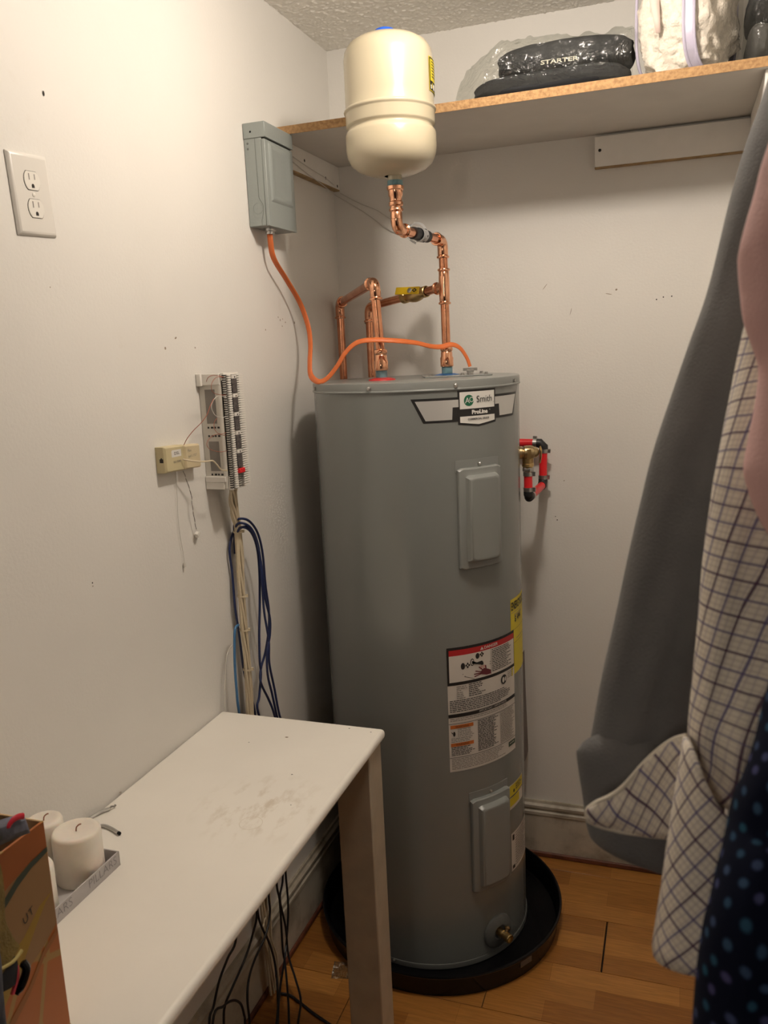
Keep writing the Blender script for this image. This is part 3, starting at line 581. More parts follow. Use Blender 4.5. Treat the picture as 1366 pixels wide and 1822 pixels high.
# access panels
def ring(s0, s1, z0, z1, h, n=12, cut=.006):
    P = []
    for i in range(n + 1):
        s = s0 + (s1 - s0) * i / n; P.append(cmh(s, z1 - (cut if i in (0, n) else 0), h))
    for i in range(n + 1):
        s = s1 + (s0 - s1) * i / n; P.append(cmh(s, z0 + (cut if i in (0, n) else 0), h))
    return P
def access(s0, s1, z0, z1):
    m = MB(); n = 12
    prof = [(0, .0), (.0006, .0085), (.003, .0115), (.0145, .0125), (.0165, .0135), (.0205, .0235), (.0235, .0262), (.027, .0268)]
    rows_ = [ring(s0 + d, s1 - d, z0 + d, z1 - d, h, n, .004) for d, h in prof]
    m.grid(rows_, TANKP, closed=True)
    L = rows_[-1]; k = len(L)
    m.add(L, [(i, i + 1, k - 2 - i, k - 1 - i) for i in range(n)], TANKP)
    p = m.build('access_panel', WH, sharp=28)
    m = MB()
    rr = [ring(s0 - .002, s1 + .002, z1 - .01, z1 + .018, h, n, .001) for h in (.0, .0012)]
    m.grid(rr, TANKP, closed=True); L = rr[-1]; k = len(L); m.add(L, [(i, i + 1, k - 2 - i, k - 1 - i) for i in range(n)], TANKP)
    m.build('panel_flange', p)
    hexscrew(math.degrees(TH0 + (s0 + s1) / 2 / R), z1 + .007, p, .0012, k=.8)
access(-.0625, .058, 1.0615, 1.3025)
access(-.051, .0715, .210, .468)
# brand band
m = MB(); f1, f2, f3, f4 = cm(.0006), cm(.0010), cm(.0014), cm(.0018)
strip(m, [-.163, -.136, .136, .163], [1.4655] * 4, [1.4655, 1.4100, 1.4100, 1.4655], f1, INK)
rect(m, -.0545, .0545, 1.4030, 1.4800, f1, INK)
strip(m, [-.0545, 0, .0545], [1.404] * 3, [1.4025, 1.3955, 1.4025], f1, INK)
strip(m, [-.1535, -.1305, -.069, -.067], [1.4600, 1.4600, 1.4600, 1.4600], [1.4600, 1.4152, 1.4152, 1.4430], f2, SILVER)
rect(m, -.069, -.0525, 1.4430, 1.4600, f2, SILVER)
strip(m, [.067, .069, .1305, .1535], [1.4600] * 4, [1.4430, 1.4152, 1.4152, 1.4600], f2, SILVER)
rect(m, .0525, .069, 1.4430, 1.4600, f2, SILVER)
rect(m, -.0495, .0495, 1.4375, 1.4760, f3, PAPERW)
strip(m, [-.0495, 0, .0495], [1.4205] * 3, [1.4070, 1.4005, 1.4070], f3, PAPERW)
v = [f3(0, 0)]
cx_, cz_ = -.0262, 1.4565
v = [f4(cx_ + .0128 * math.cos(i * pi / 16), cz_ + .0128 * math.sin(i * pi / 16)) for i in range(32)]
m.add(v, [tuple(range(32))], LOGOG)
f5 = cm(.0024)
text(m, 'A', .0185, (-.0305, 1.4560), f5, PAPERW, .98); text(m, 'O', .0170, (-.0195, 1.4575), f5, PAPERW, .95)
text(m, 'Smith', .0215, (.0175, 1.4575), f5, INK, .98); text(m, '.', .012, (.0455, 1.4525), f5, INK)
text(m, 'ProLine', .0125, (.003, 1.4290), f5, PAPERW, 1.15, .0007); text(m, '\u00ae', .004, (.033, 1.4320), f5, PAPERW)
text(m, 'COMMERCIAL GRADE', .0056, (.000, 1.4135), f5, INK, 1.0, .0002, 1.12)
m.build('brand_label', WH, label='silver and black brand band with white plate')
# danger label
m = MB(); L0, L1, Z0, Z1 = -.100, .1185, .550, .8715
rect(m, L0, L1, Z0, Z1, f1, PAPER)
rect(m, L0, L1, .7750, Z1, f2, INK)
rect(m, L0 + .005, L1 - .003, .8500, .8645, f3, REDI)
rect(m, L0 + .005, L1 - .003, .7830, .8500, f3, PAPER)
text(m, 'DANGER', .0105, (.022, .8572), f4, PAPER, 1.05, .0002)
m.add([f4(-.012, .8535), f4(-.0015, .8535), f4(-.00675, .8615)], [(0, 1, 2)], PAPER)
rect(m, .0205, .0213, .7835, .8495, f4, INK)
lines(m, .024, .108, .8475, .786, .0046, .0021, f4, INK)
def blob(cs, cz, rs, rz, mt, fn=f4, n=14): m.add([fn(cs + rs * math.cos(2 * pi * i / n), cz + rz * math.sin(2 * pi * i / n)) for i in range(n)], [tuple(range(n))], mt)
def poly(pts, mt, fn=f4): m.add([fn(a, b) for a, b in pts], [tuple(range(len(pts)))], mt)
blob(-.060, .8215, .0055, .0085, INK); blob(-.020, .8405, .0055, .0075, INK); blob(-.035, .8275, .0055, .0095, INK); blob(-.035, .8275, .0035, .0070, PAPER, f5)
poly([(-.036, .8235), (-.008, .8265), (-.004, .8215), (-.004, .8155), (-.010, .8155), (-.012, .8195), (-.036, .8315)][::-1], INK, cm(.0028))
for a, b in [(-.0515, .822), (-.0475, .826), (-.0475, .8175), (-.0435, .822), (-.0115, .8425), (-.0075, .846), (-.0075, .8385), (-.004, .8425)]: blob(a, b, .0022, .0028, INK)
for i in range(5): poly([(-.0135 + .0035 * i, .8065), (-.0125 + .0035 * i, .8065), (-.0105 + .003 * i, .8135), (-.0115 + .003 * i, .8135)], REDI)
for a, b in [((-.062, .8005), (.0195, .818)), ((-.057, .7945), (.0195, .812)), ((-.057, .7945), (-.030, .7845))]:
    d = Vector((b[0] - a[0], b[1] - a[1])).normalized() * .0005; poly([(a[0] - d.y, a[1] + d.x), (b[0] - d.y, b[1] + d.x), (b[0] + d.y, b[1] - d.x), (a[0] + d.y, a[1] - d.x)], INK)
poly([(-.011, .7915), (-.012, .799), (-.002, .806), (.012, .800), (.0195, .796), (.0195, .786), (.006, .7865)], PURPI)
for a, b, w_ in [((-.010, .793), (-.030, .789), .0014), ((-.0115, .795), (-.031, .7955), .0014), ((-.011, .798), (-.027, .803), .0014), ((-.006, .802), (-.017, .812), .0014), ((.004, .802), (.003, .812), .0018)]:
    d = Vector((b[0] - a[0], b[1] - a[1])).normalized() * w_; poly([(a[0] - d.y, a[1] + d.x), (b[0] - d.y, b[1] + d.x), (b[0] + d.y, b[1] - d.x), (a[0] + d.y, a[1] - d.x)], PURPI)
lines(m, -.078, -.050, .7715, .738, .0049, .0020, f4, GREYI, .7); lines(m, -.046, .002, .7735, .738, .0049, .0021, f4, INK, .8)
blob(.066, .757, .0115, .0125, INK); blob(.063, .7565, .0045, .0075, PAPER, f5); blob(.072, .757, .003, .006, PAPER, f5)
lines(m, .082, .112, .771, .752, .0046, .0018, f4, GREYI)
lines(m, L0 + .004, L1 - .006, .7365, .7045, .0046, .0020, f4, INK, .95)
rect(m, L0, L1, .6925, .7015, f3, INK); text(m, 'IMPORTANT / IMPORTANTE', .0078, (.028, .6970), f4, PAPER, .95)
lines(m, L0 + .004, L1 - .008, .6895, .6795, .0044, .0018, f4, GREYI, .95)
rect(m, L0, L1, .6755, .6768, f4, INK)
rect(m, L0 + .004, -.036, .6635, .6725, f3, ORI); text(m, 'WARNING', .0072, (-.066, .668), f4, INK)
rect(m, L0 + .004, -.036, .6165, .6255, f3, ORI); text(m, 'WARNING', .0072, (-.066, .621), f4, INK)
lines(m, -.078, -.032, .6610, .640, .0042, .0018, f4, GREYI, .95); lines(m, L0 + .005, -.032, .639, .6275, .0042, .0018, f4, GREYI, .95); lines(m, L0 + .005, -.032, .6150, .590, .0040, .0018, f4, INK, .95)
blob(-.087, .650, .003, .0065, INK); poly([(-.095, .658), (-.090, .652), (-.092, .650)], INK)
lines(m, -.024, .042, .6735, .590, .0039, .0020, f4, INK, 1.0); lines(m, .048, L1 - .006, .6735, .590, .0040, .0018, f4, GREYI, .95)
rect(m, L0, L1, .5868, .5880, f4, INK)
lines(m, L0 + .005, .075, .5840, .553, .0042, .0018, f4, GREYI, .95)
rect(m, .082, .1145, .567, .580, f4, GREENK); lines(m, .086, .111, .5765, .571, .0045, .0025, f5, PAPER)
m.build('warning_label', WH, label='white danger and warning label with red header')
# yellow energy sheet, small yellow sticker, rating plate
m = MB(); rect(m, .1035, .215, .7515, .952, f1, YEL)
text(m, 'ENERGYGUIDE', .0290, (.1065, .932), f2, INK, .56, .0008, align='LEFT')
rect(m, .106, .212, .9155, .9165, f2, GREYI); text(m, '$ 494', .020, (.149, .896), f2, INK, 1.0, .0005)
rect(m, .106, .212, .8700, .8708, f2, INK); rect(m, .106, .212, .8350, .8358, f2, INK)
lines(m, .125, .205, .910, .903, .004, .002, f2, GREYI); lines(m, .135, .205, .845, .838, .005, .002, f2, GREYI)
m.build('energy_label', WH, label='yellow energy label wrapping round the side')
m = MB(); rect(m, .0815, .1665, .388, .457, f1, PAPER); rect(m, .0840, .164, .4245, .455, f2, YEL); rect(m, .0815, .1665, .4215, .4240, f2, INK); rect(m, .0845, .138, .396, .4200, f2, YEL)
blob(.105, .436, .004, .005, INK, f3); lines(m, .115, .16, .450, .430, .006, .003, f3, INK)
m.build('caution_label', WH, label='small yellow caution sticker')
m = MB(); rect(m, .0880, .205, .2085, .318, f1, PAPER); rect(m, .094, .104, .296, .312, f2, INK); rect(m, .094, .106, .214, .224, f2, INK); lines(m, .110, .2, .312, .214, .007, .003, f2, GREYI)
m.build('rating_label', WH, label='pale rating plate')
# drain valve
a = math.radians(-34.5); dv = Vector((math.cos(a), math.sin(a), 0)); p0 = Vector((TX, TY, .070)) + dv * (R - .001)
m = MB(); m.lathe([(.046, .0), (.045, .006), (.040, .009), (.020, .012), (.0165, .006), (.0001, .006)], BASEP, frame(p0, dv), 36, cap=False); dr = m.build('drain_collar', WH)
m = MB(); M = frame(p0 + dv * .006, dv); m.lathe([(.0115, 0), (.0115, .016), (.0095, .018), (.0095, .025), (.0120, .027), (.0120, .040), (.0105, .042), (.0085, .042), (.0085, .034), (.0001, .034)], BRASS, M, 20, cap=False)
b = m.build('drain_valve', WH)
m = MB(); p1 = p0 + dv * .027; sd = Vector((-dv.y, dv.x, 0)); up = (sd * .55 + Vector((0, 0, .83))).normalized(); M = frame(p1, up); m.lathe([(.0055, .004), (.0055, .017), (.008, .019), (.008, .022), (.003, .025)], BRASSY, M, 12); m.build('valve_stem', b)
# relief valve: brass barrel on the right flank with outlet down and test lever
a = math.radians(19); dv = Vector((math.cos(a), math.sin(a), 0)); ZT = 1.301; p0 = Vector((TX, TY, ZT)) + dv * (R - .012)
m = MB(); M = frame(p0, dv)
m.lathe([(.013, 0), (.013, .010), (.0165, .011), (.0165, .020), (.0135, .022), (.0135, .024), (.0175, .026), (.0185, .034), (.0185, .044), (.0165, .050), (.015, .051), (.0135, .058), (.008, .064), (.0001, .065)], BRASSY, M, 28, cap=False)
pv = p0 + dv * .036
m.lathe([(.0145, -.012), (.0145, -.028), (.0155, -.029), (.0155, -.036), (.0125, -.038), (.0125, -.044)], BRASS, Matrix.Translation(pv), 24)
m.box((-.005, -.020, -.015), (.005, -.0165, .010), BRASS, Matrix.Translation(pv) @ Matrix.Rotation(a, 4, 'Z'))
rv = m.build('relief_valve', WH, label='brass relief valve')
m = MB(); m.lathe([(.0135, -.050), (.0145, -.048), (.0145, -.041), (.0135, -.038)], STEEL, Matrix.Translation(pv), 6); m.build('outlet_nut', rv, label='bright hex nut')
m = MB(); pl_ = p0 + dv * .068
m.tube([pl_ + Vector((0, -.004, .014)), pl_ + dv * .004 + Vector((0, -.008, .006)), pl_ + dv * .003 + Vector((0, -.010, -.012)), pl_ + dv * .000 + Vector((0, -.011, -.027))], .0026, BRASSY, 8, ry=.0075, ref=dv)
m.tube([p0 + dv * .058 + Vector((0, 0, .004)), pl_ + dv * .003 + Vector((0, -.006, .010))], .0022, STEEL, 8)
m.build('test_lever', rv)
# document pouch hanging off the back of the jacket, seen edge on
m = MB(); m.tube([(.5415, -.06, .676), (.5435, -.06, .56), (.5470, -.06, .44), (.5495, -.06, .350)], .0020, SLEEVE, 4, ry=.05, ref=(1, 0, 0))
tag(m.build('document_sleeve'), 'dark flat document sleeve wedged upright between the water heater and the back wall', 'document sleeve')
# pipe nipples and cap fittings
HX, HY = .2661, -.4092; CX, CY = .3912, -.2490
for (x, y, mt, nm, lb) in ((HX, HY, REDR, 'hot_port_ring', 'red plastic port ring'), (CX, CY, BLUER, 'cold_port_ring', 'blue plastic port ring')):
    m = MB(); m.lathe([(.034, 1.5045), (.033, 1.5075), (.020, 1.511), (.0145, 1.5115)], mt, Matrix.Translation((x, y, 0)), 32, cap=False); m.build(nm, WH, label=lb)
m = MB(); Mj = Matrix.Translation((.415, -.285, 1.5045)) @ Matrix.Rotation(math.radians(20), 4, 'Z')
m.box((-.075, -.052, 0), (.095, .055, .003), TANKP, Mj); jp = m.build('junction_cover', WH, bevel=.001)
for q in ((-.06, -.04), (.02, -.045), (.08, -.045), (.08, .045)):
    p = Mj @ Vector((q[0], q[1], .003)); m = MB(); m.lathe([(.006, 0), (.006, .002), (.0042, .0022), (.0042, .0062)], STEEL, Matrix.Translation(p), 10); m.build('screw', jp)

# ================================================================ PIPES
RP = .0111
def bead(m, p, d, r=.0162, w=.004):
    m.lathe([(RP + .001, -w * 1.6), (r - .0010, -w), (r, -w * .4), (r, w * .4), (r - .0010, w), (RP + .001, w * 1.6)], COPPERF, frame(p, d), 24, cap=False)
def straight(parent, a, b, name='pipe'):
    m = MB(); m.tube([a, b], RP, COPPER, 20); return m.build(name, parent)
def collar(m, p, d, L=.022, k=0):
    """press socket from p along d, with its bead at the far end"""
    d = Vector(d).normalized(); M = frame(p, d)
    m.lathe([(.0133, 0), (.0133, L * .62), (.0128, L * .66), (.0133, L * .72), (.0160, L * .80), (.0162, L * .92), (.0150, L * 1.02), (.0122, L * 1.04), (RP + .0006, L * 1.03)], COPPERF, M, 24, cap=False)
def elbow(parent, P, da, db, b=.021, L=.022):
    """corner at P; pipe arrives travelling da and leaves travelling db"""
    P = Vector(P); da = Vector(da).normalized(); db = Vector(db).normalized()
    m = MB(); A = P - da * b; B = P + db * b; pts = []
    for i in range(13):
        t = i / 12; pts.append(A * (1 - t) ** 2 + P * 2 * t * (1 - t) + B * t * t)
    m.tube(pts, .0133, COPPERF, 24)
    collar(m, A, -da, L); collar(m, B, db, L)
    return m.build('elbow', parent)
def adapter(parent, x, y, z0):
    m = MB(); m.lathe([(.0140, 1.5115), (.0140, z0 + .002)], TEFLON, Matrix.Translation((x, y, 0)), 20); m.build('nipple', parent, label='steel nipple with teal tape')
    m = MB(); m.lathe([(.0165, z0), (.0172, z0 + .003), (.0168, z0 + .010), (.0172, z0 + .022), (.0150, z0 + .026), (.0148, z0 + .036), (.0135, z0 + .038), (.0158, z0 + .041), (.0164, z0 + .046), (.0152, z0 + .050), (.0115, z0 + .052)], COPPERF, Matrix.Translation((x, y, 0)), 24, cap=False)
    m.build('adapter', parent)
Z = Vector((0, 0, 1))
hp = thing('hot_water_pipe', 'copper pipe rising from the red ring, over and down to the left corner', 'pipe', (HX, HY, 1.5115))
adapter(hp, HX, HY, 1.529)
A = Vector((.2511, -.4145, 1.742)); A = Vector((HX - .008, HY - .002, 1.742))
B = Vector((.0240, -.060, 1.655)); B = PTS_B1
d = (B - A).normalized()
straight(hp, (HX, HY, 1.565), A - Vector((0, 0, .018))); elbow(hp, A, A - Vector((HX, HY, 1.565)), d)
straight(hp, A + d * .02, B - d * .02); elbow(hp, B, d, -Z)
straight(hp, B - Z * .02, (B.x + .003, B.y, .92)); elbow(hp, (B.x + .003, B.y, .90), -Z, (0, 1, 0)); straight(hp, (B.x + .003, B.y + .02, .90), (B.x + .003, .001, .90))
cp = thing('cold_water_pipe', 'copper pipe rising from the blue ring with a tee and a yellow handled branch', 'pipe', (CX, CY, 1.5115))
adapter(cp, CX, CY, 1.529)
ZT_ = 1.7311; ZE = 1.8444; E = Vector((.3560, -.5190, ZE)); Cc = Vector((CX - .002, CY, ZE))
straight(cp, (CX, CY, 1.565), (CX - .001, CY, 1.70)); straight(cp, (CX - .001, CY, 1.76), Cc - Z * .02)
T_ = Vector((CX - .001, CY, ZT_)); B2 = PTS_B2; d2 = (B2 - T_).normalized()
m = MB(); m.tube([T_ - Z * .024, T_ + Z * .024], .0137, COPPERF, 24); collar(m, T_ + Z * .022, Z); collar(m, T_ - Z * .022, -Z)
m.tube([T_, T_ + d2 * .018], .0132, COPPERF, 24); collar(m, T_ + d2 * .014, d2, .018); m.build('tee', cp)
LB = (B2 - T_).length; tv = .36 * LB
straight(cp, T_ + d2 * .02, B2 - d2 * .02)
m = MB(); M = frame(T_ + d2 * tv, d2)
m.lathe([(.0125, -.052), (.0150, -.050), (.0150, -.036), (.0135, -.034), (.0135, -.026), (.0185, -.018), (.0205, 0), (.0185, .018), (.0135, .026), (.0135, .034), (.0165, .036), (.0170, .050), (.0125, .052)], BRASS, M, 24, cap=False)
bv = m.build('ball_valve', cp, label='brass ball valve')
dl = Vector((-.25, -.9, .35)).normalized(); pb = T_ + d2 * tv
m = MB(); M = frame(pb, dl, d2); m.lathe([(.009, .016), (.009, .026), (.006, .030)], STEEL, M, 12)
m.box((-.030, -.0105, .0245), (.046, .0105, .0285), YHAND, M); hd = m.build('handle', bv, bevel=.003, label='flat yellow lever handle')
m = MB(); m.add([M @ Vector(q) for q in ((-.024, 0, .0291), (-.016, -.006, .0291), (-.008, 0, .0291), (-.016, .006, .0291))], [(0, 1, 2, 3)], INK)
m.add([M @ Vector(q) for q in ((-.0195, 0, .0294), (-.016, -.0026, .0294), (-.0125, 0, .0294), (-.016, .0026, .0294))], [(0, 1, 2, 3)], YHAND); m.build('diamond_mark', hd)
elbow(cp, B2, d2, -Z); straight(cp, B2 - Z * .02, (B2.x, B2.y, .92)); elbow(cp, (B2.x, B2.y, .90), -Z, (0, 1, 0)); straight(cp, (B2.x, B2.y + .02, .90), (B2.x, .001, .90))
dE = (E - Cc).normalized(); elbow(cp, Cc, Z, dE); straight(cp, Cc + dE * .02, E - dE * .02); elbow(cp, E, dE, Z)
LE = (E - Cc).length
straight(cp, E + Z * .02, (E.x, E.y, 1.915))
m = MB(); m.lathe([(RP, 1.886), (.0135, 1.887), (.0135, 1.892), (.0162, 1.895), (.0162, 1.901), (.0140, 1.903), (.0140, 1.912), (.0160, 1.915), (.0165, 1.926), (.0190, 1.928), (.0190, 1.935), (.0150, 1.936)], COPPERF, Matrix.Translation((E.x, E.y, 0)), 24, cap=False); m.build('adapter', cp)
# black foam wrap and the grey perforated hanger strap
m = MB(); m.tube([Cc + dE * (LE * .36), Cc + dE * (LE * .68)], .0142, BLACKR, 20); m.build('foam_wrap', cp, label='black foam wrap')
st = thing('hanger_strap', 'grey perforated strap looped round the black wrap on the upper pipe', 'strap', Cc + dE * (LE * .52))
m = MB(); M = frame(Cc + dE * (LE * .52), dE)
for o_ in (-.009, .009):
    m.lathe([(.0150, o_ - .007), (.0165, o_ - .007), (.0165, o_ + .007), (.0150, o_ + .007)], ALU, M @ Matrix.Rotation(.12 if o_ > 0 else -.05, 4, 'X'), 28, cap=False)
m.build('band', st)
m = MB()
for k in range(6):
    a_ = k * pi / 3 + .3
    m.lathe([(.0001, .0005), (.0028, .0005), (.003, 0)], HOLE, frame(M @ Vector((.0165 * math.cos(a_), .0165 * math.sin(a_), -.009)), (M.to_3x3() @ Vector((math.cos(a_), math.sin(a_), 0)))), 8, cap=False)
    m.lathe([(.0001, .0005), (.0028, .0005), (.003, 0)], HOLE, frame(M @ Vector((.0165 * math.cos(a_ + .5), .0165 * math.sin(a_ + .5), .010)), (M.to_3x3() @ Vector((math.cos(a_ + .5), math.sin(a_ + .5), 0)))), 8, cap=False)
m.build('perforation', st)
m = MB(); c0 = Cc + dE * (LE * .52); m.tube(smooth([c0 + Vector((.012, .010, .013)), c0 + Vector((.0, .016, .026)), c0 + Vector((-.018, .018, .030)), c0 + Vector((-.034, .010, .018)), c0 + Vector((-.030, 0, -.004)), c0 + Vector((-.010, -.004, -.019))]), .0008, ALU, 6, ry=.003, ref=(0, 1, 0)); m.build('loop', st)

# ================================================================ EXPANSION TANK
EX, EY = E.x - .005, E.y - .001
ET = thing('expansion_tank', 'cream steel expansion tank standing on the copper riser above the heater', 'tank', (E.x, E.y, 1.936))
m = MB(); RE = .0985
prof = [(.018, 1.957), (.05, 1.961), (.075, 1.970), (.090, 1.982), (RE - .001, 1.998), (RE + .0015, 2.012), (RE + .0015, 2.040), (RE, 2.046), (RE - .0035, 2.0500), (RE - .0055, 2.0525), (RE - .0055, 2.0545), (RE - .0040, 2.0570), (RE - .001, 2.0595), (RE - .0005, 2.0620), (RE - .0005, 2.0840), (RE, 2.0860), (RE + .0022, 2.0880), (RE + .0030, 2.0905), (RE + .0022, 2.0930), (RE - .0005, 2.0945), (RE - .0010, 2.0965), (RE - .0012, 2.12), (RE - .0015, 2.195), (RE - .004, 2.210), (RE - .013, 2.224), (RE - .030, 2.2345), (.045, 2.240), (.0001, 2.2425)]
m.lathe(prof, CREAM, Matrix.Translation((EX, EY, 0)), 72, cap=False); m.build('vessel', ET, sharp=60)
m = MB(); m.lathe([(.024, 2.238), (.024, 2.250), (.021, 2.256), (.012, 2.2595), (.0001, 2.260)], BLUEP, Matrix.Translation((EX - .005, EY, 0)), 28, cap=False); m.build('valve_cap', ET, label='blue plastic valve cap')
m = MB(); m.lathe([(.0165, 1.936), (.0175, 1.938), (.0170, 1.947)], TEFLON, Matrix.Translation((E.x, E.y, 0)), 20); m.lathe([(.0155, 1.947), (.0155, 1.962)], CREAM, Matrix.Translation((E.x, E.y, 0)), 20); m.build('nipple', ET, label='threaded nipple with teal tape')
m = MB()
def em(h):
    def f(s, z): return (EX + (RE + h) * math.cos(s), EY + (RE + h) * math.sin(s), z)
    return f
def erect(s0, s1, z0, z1, h, mt): strip(m, [s0, s1], [z1, z1], [z0, z0], em(h), mt, .06)
s0 = math.radians(-11); s1 = math.radians(45)
erect(s0, s1, 2.118, 2.186, .0003, YEL); erect(s0 + .02, s1 - .02, 2.1195, 2.1845, .0006, INK); erect(s0 + .05, s1 - .05, 2.138, 2.1815, .0009, YEL)
erect(s0 + .06, s0 + .11, 2.122, 2.130, .0009, PAPERW); erect(s0 + .13, s0 + .17, 2.124, 2.134, .0009, YEL); erect(s0 + .2, s0 + .3, 2.122, 2.133, .0009, PAPERW)
for k in range(6): erect(s0 + .12, s1 - .15, 2.176 - .006 * k, 2.178 - .006 * k, .0012, INK)
m.build('warning_label', ET, label='yellow and black warning sticker')

# ================================================================ RED RELIEF HOSE
dh = thing('drain_hose', 'red drain hose loop with black elbows below the brass relief valve', 'hose', (pv.x, pv.y, 1.18))
a0 = Vector((pv.x, pv.y, 0)); Ev = Vector((pv.x, pv.y, 1.182)); Er = Vector((.6065, -.045, 1.185)); Et = Vector((.609, -.045, 1.303)); El = Vector((.44, -.045, 1.308))
def hose(a, b, mt=REDH, r=.0112): mm = MB(); mm.tube([a, b], r, mt, 18); return mm.build('hose', dh)
def clamp(p, d):
    mm = MB(); M = frame(p, d); mm.lathe([(.0114, -.0055), (.0128, -.0052), (.0128, .0052), (.0114, .0055)], STEEL, M, 22, cap=False); mm.box((.0122, -.004, -.0055), (.0195, .004, .0055), STEEL, M); mm.build('clamp', dh)
def rubber_elbow(P, da, db):
    P = Vector(P); da = Vector(da).normalized(); db = Vector(db).normalized(); A = P - da * .020; B = P + db * .020
    mm = MB(); mm.tube([A, A.lerp(P, .6)] + [(A * (1 - t) ** 2 + P * 2 * t * (1 - t) + B * t * t) for t in (.35, .5, .65)] + [B.lerp(P, .6), B], .0125, BLACKR, 18); mm.build('elbow', dh, label='black rubber elbow')
hose(Vector((pv.x, pv.y, ZT - .044)), Ev + Z * .012); clamp((pv.x, pv.y, ZT - .056), Z); clamp(Ev + Z * .022, Z)
dr_ = (Er - Ev).normalized(); rubber_elbow(Ev, -Z, dr_); hose(Ev + dr_ * .012, Er - dr_ * .012); clamp(Ev + dr_ * .03, dr_)
rubber_elbow(Er, dr_, Z); hose(Er + Z * .012, Et - Z * .012); clamp(Er + Z * .022, Z); clamp(Et - Z * .022, Z)
dl2 = (El - Et).normalized(); rubber_elbow(Et, Z, dl2); hose(Et + dl2 * .012, El); clamp(Et + dl2 * .024, dl2)
hose(El, El + Vector((-.001, .0445, 0)))

# ================================================================ DRIP PAN
PX, PY, PR = .355, -.350, .3315
m = MB(); m.lathe([(.0001, .0025), (PR - .020, .0025), (PR - .013, .006), (PR - .006, .055), (PR - .0045, .0605), (PR - .001, .0635), (PR + .0030, .0630), (PR + .0045, .0595), (PR + .0030, .0565), (PR - .0020, .0545), (PR - .008, .002), (PR - .018, .0005), (.0001, .0005)], BLACKP, Matrix.Translation((PX, PY, 0)), 96, cap=False)
pan = tag(m.build('drip_pan', origin=(PX, PY, 0)), 'round shallow black plastic drip pan under the water heater', 'drip pan')
a = math.radians(-34); m = MB(); d = Vector((math.cos(a), math.sin(a), 0)); m.box((-.008, -.020, .0), (.008, .020, .0008), STICK, frame(Vector((PX, PY, .040)) + d * (PR - .0035), d, Z))
m.build('sticker', pan, label='pale sticker on the outside')

# ================================================================ ORANGE CABLE + GREY BOX
BX = thing('fused_disconnect_box', 'grey steel electrical box fixed high on the left wall beside the shelf', 'electrical box', (0, -.47, 1.876))
y0, y1, z0, z1, xd = -.546, -.397, 1.876, 2.104, .055
m = MB(); m.box((.001, y0 + .001, z0), (xd - .010, y1 - .001, z1 - .002), BOXG); m.build('back_shell', BX, bevel=.0015)
m = MB(); m.box((xd - .012, y0 + .003, z1 - .042), (xd - .004, y1 - .003, z1 - .03), HOLE); m.build('hood_gap', BX)
m = MB(); m.box((xd - .0095, y0, z0 - .001), (xd - .0005, y1, z1 - .0375), BOXG)
fr = m.build('front_cover', BX, bevel=.0015)
m = MB(); yy0, yy1, zz0, zz1 = y0 + .016, y1 - .016, z0 + .055, z1 - .042
prof = [(0, 0), (.004, .0035), (.010, .0045), (.016, .0030), (.03, .0008)]
def rr_(d, h): return [(xd - .0005 + h, yy0 + d, zz1 - d), (xd - .0005 + h, yy1 - d, zz1 - d), (xd - .0005 + h, yy1 - d, zz0 + d), (xd - .0005 + h, yy0 + d, zz0 + d)]
rw = [rr_(d, h) for d, h in prof]; m.grid(rw, BOXG, closed=True); m.add(rw[-1], [(0, 1, 2, 3)], BOXG); m.build('embossed_panel', fr, bevel=.0015, seg=3, sharp=60)
m = MB(); m.box((.001, y0 - .001, z1 - .034), (xd + .0015, y1 + .001, z1), BOXG); hd_ = m.build('top_hood', BX, bevel=.0012)
m = MB(); m.lathe([(.0001, .0005), (.0022, .0005)], HOLE, frame((.020, y0 - .001, z1 - .020), (0, -1, 0)), 10); m.build('screw_hole', hd_)
for zz in (z1 - .044, z1 - .056):
    m = MB(); m.lathe([(.0001, .0008), (.0022, .0008), (.0026, 0)], BASEP, frame((.010, y0 + .001, zz), (0, -1, 0)), 10); m.build('dimple', BX)
m = MB(); m.lathe([(.0125, .0), (.0125, .0006), (.0118, .0006), (.0118, .0001), (.0001, .0001)], BOXG, frame((.026, y0 + .0009, z0 + .040), (0, -1, 0)), 28, cap=False); m.build('knockout', BX)
m = MB(); m.tube(smooth([(.0290, y0 + .0008, z1 - .035), (.0300, y0 + .0008, z0 + .085), (.031, y0 + .0008, z0 + .062), (.040, y0 + .0008, z0 + .045), (.038, y0 + .0008, z0 + .025), (.034, y0 + .0008, z0 + .012), (.034, y0 + .0008, z0 + .001)]), .0004, SEAM, 6); m.build('cover_seam', BX)
m = MB(); m.lathe([(.015, 0), (.015, -.006), (.0115, -.007), (.0115, -.014)], STEEL, Matrix.Translation((.030, -.500, z0)), 16); m.build('cable_clamp', BX)
OR = [Vector(p) for p in PTS['orange']]; OR[0] = Vector((.030, -.500, 1.870)); OR[1] = Vector((.0302, -.5005, 1.848))
m = MB(); pp = smooth(OR, 6); m.tube(pp, .0074, ORANGE, 16, ry=.0030)
oc = tag(m.build('power_cable'), 'flat orange power cable drooping from the grey box over the top of the heater', 'cable')
m = MB(); pe = OR[-1]; m.lathe([(.009, -.010), (.009, -.002), (.0105, 0), (.0105, .003), (.008, .004)], STEEL, Matrix.Translation((pe.x, pe.y, 1.5165)), 14); m.box((-.018, -.003, .001), (.018, .003, .008), STEEL, Matrix.Translation((pe.x, pe.y, 1.5165)) @ Matrix.Rotation(.5, 4, 'Z')); m.build('cable_connector', WH)

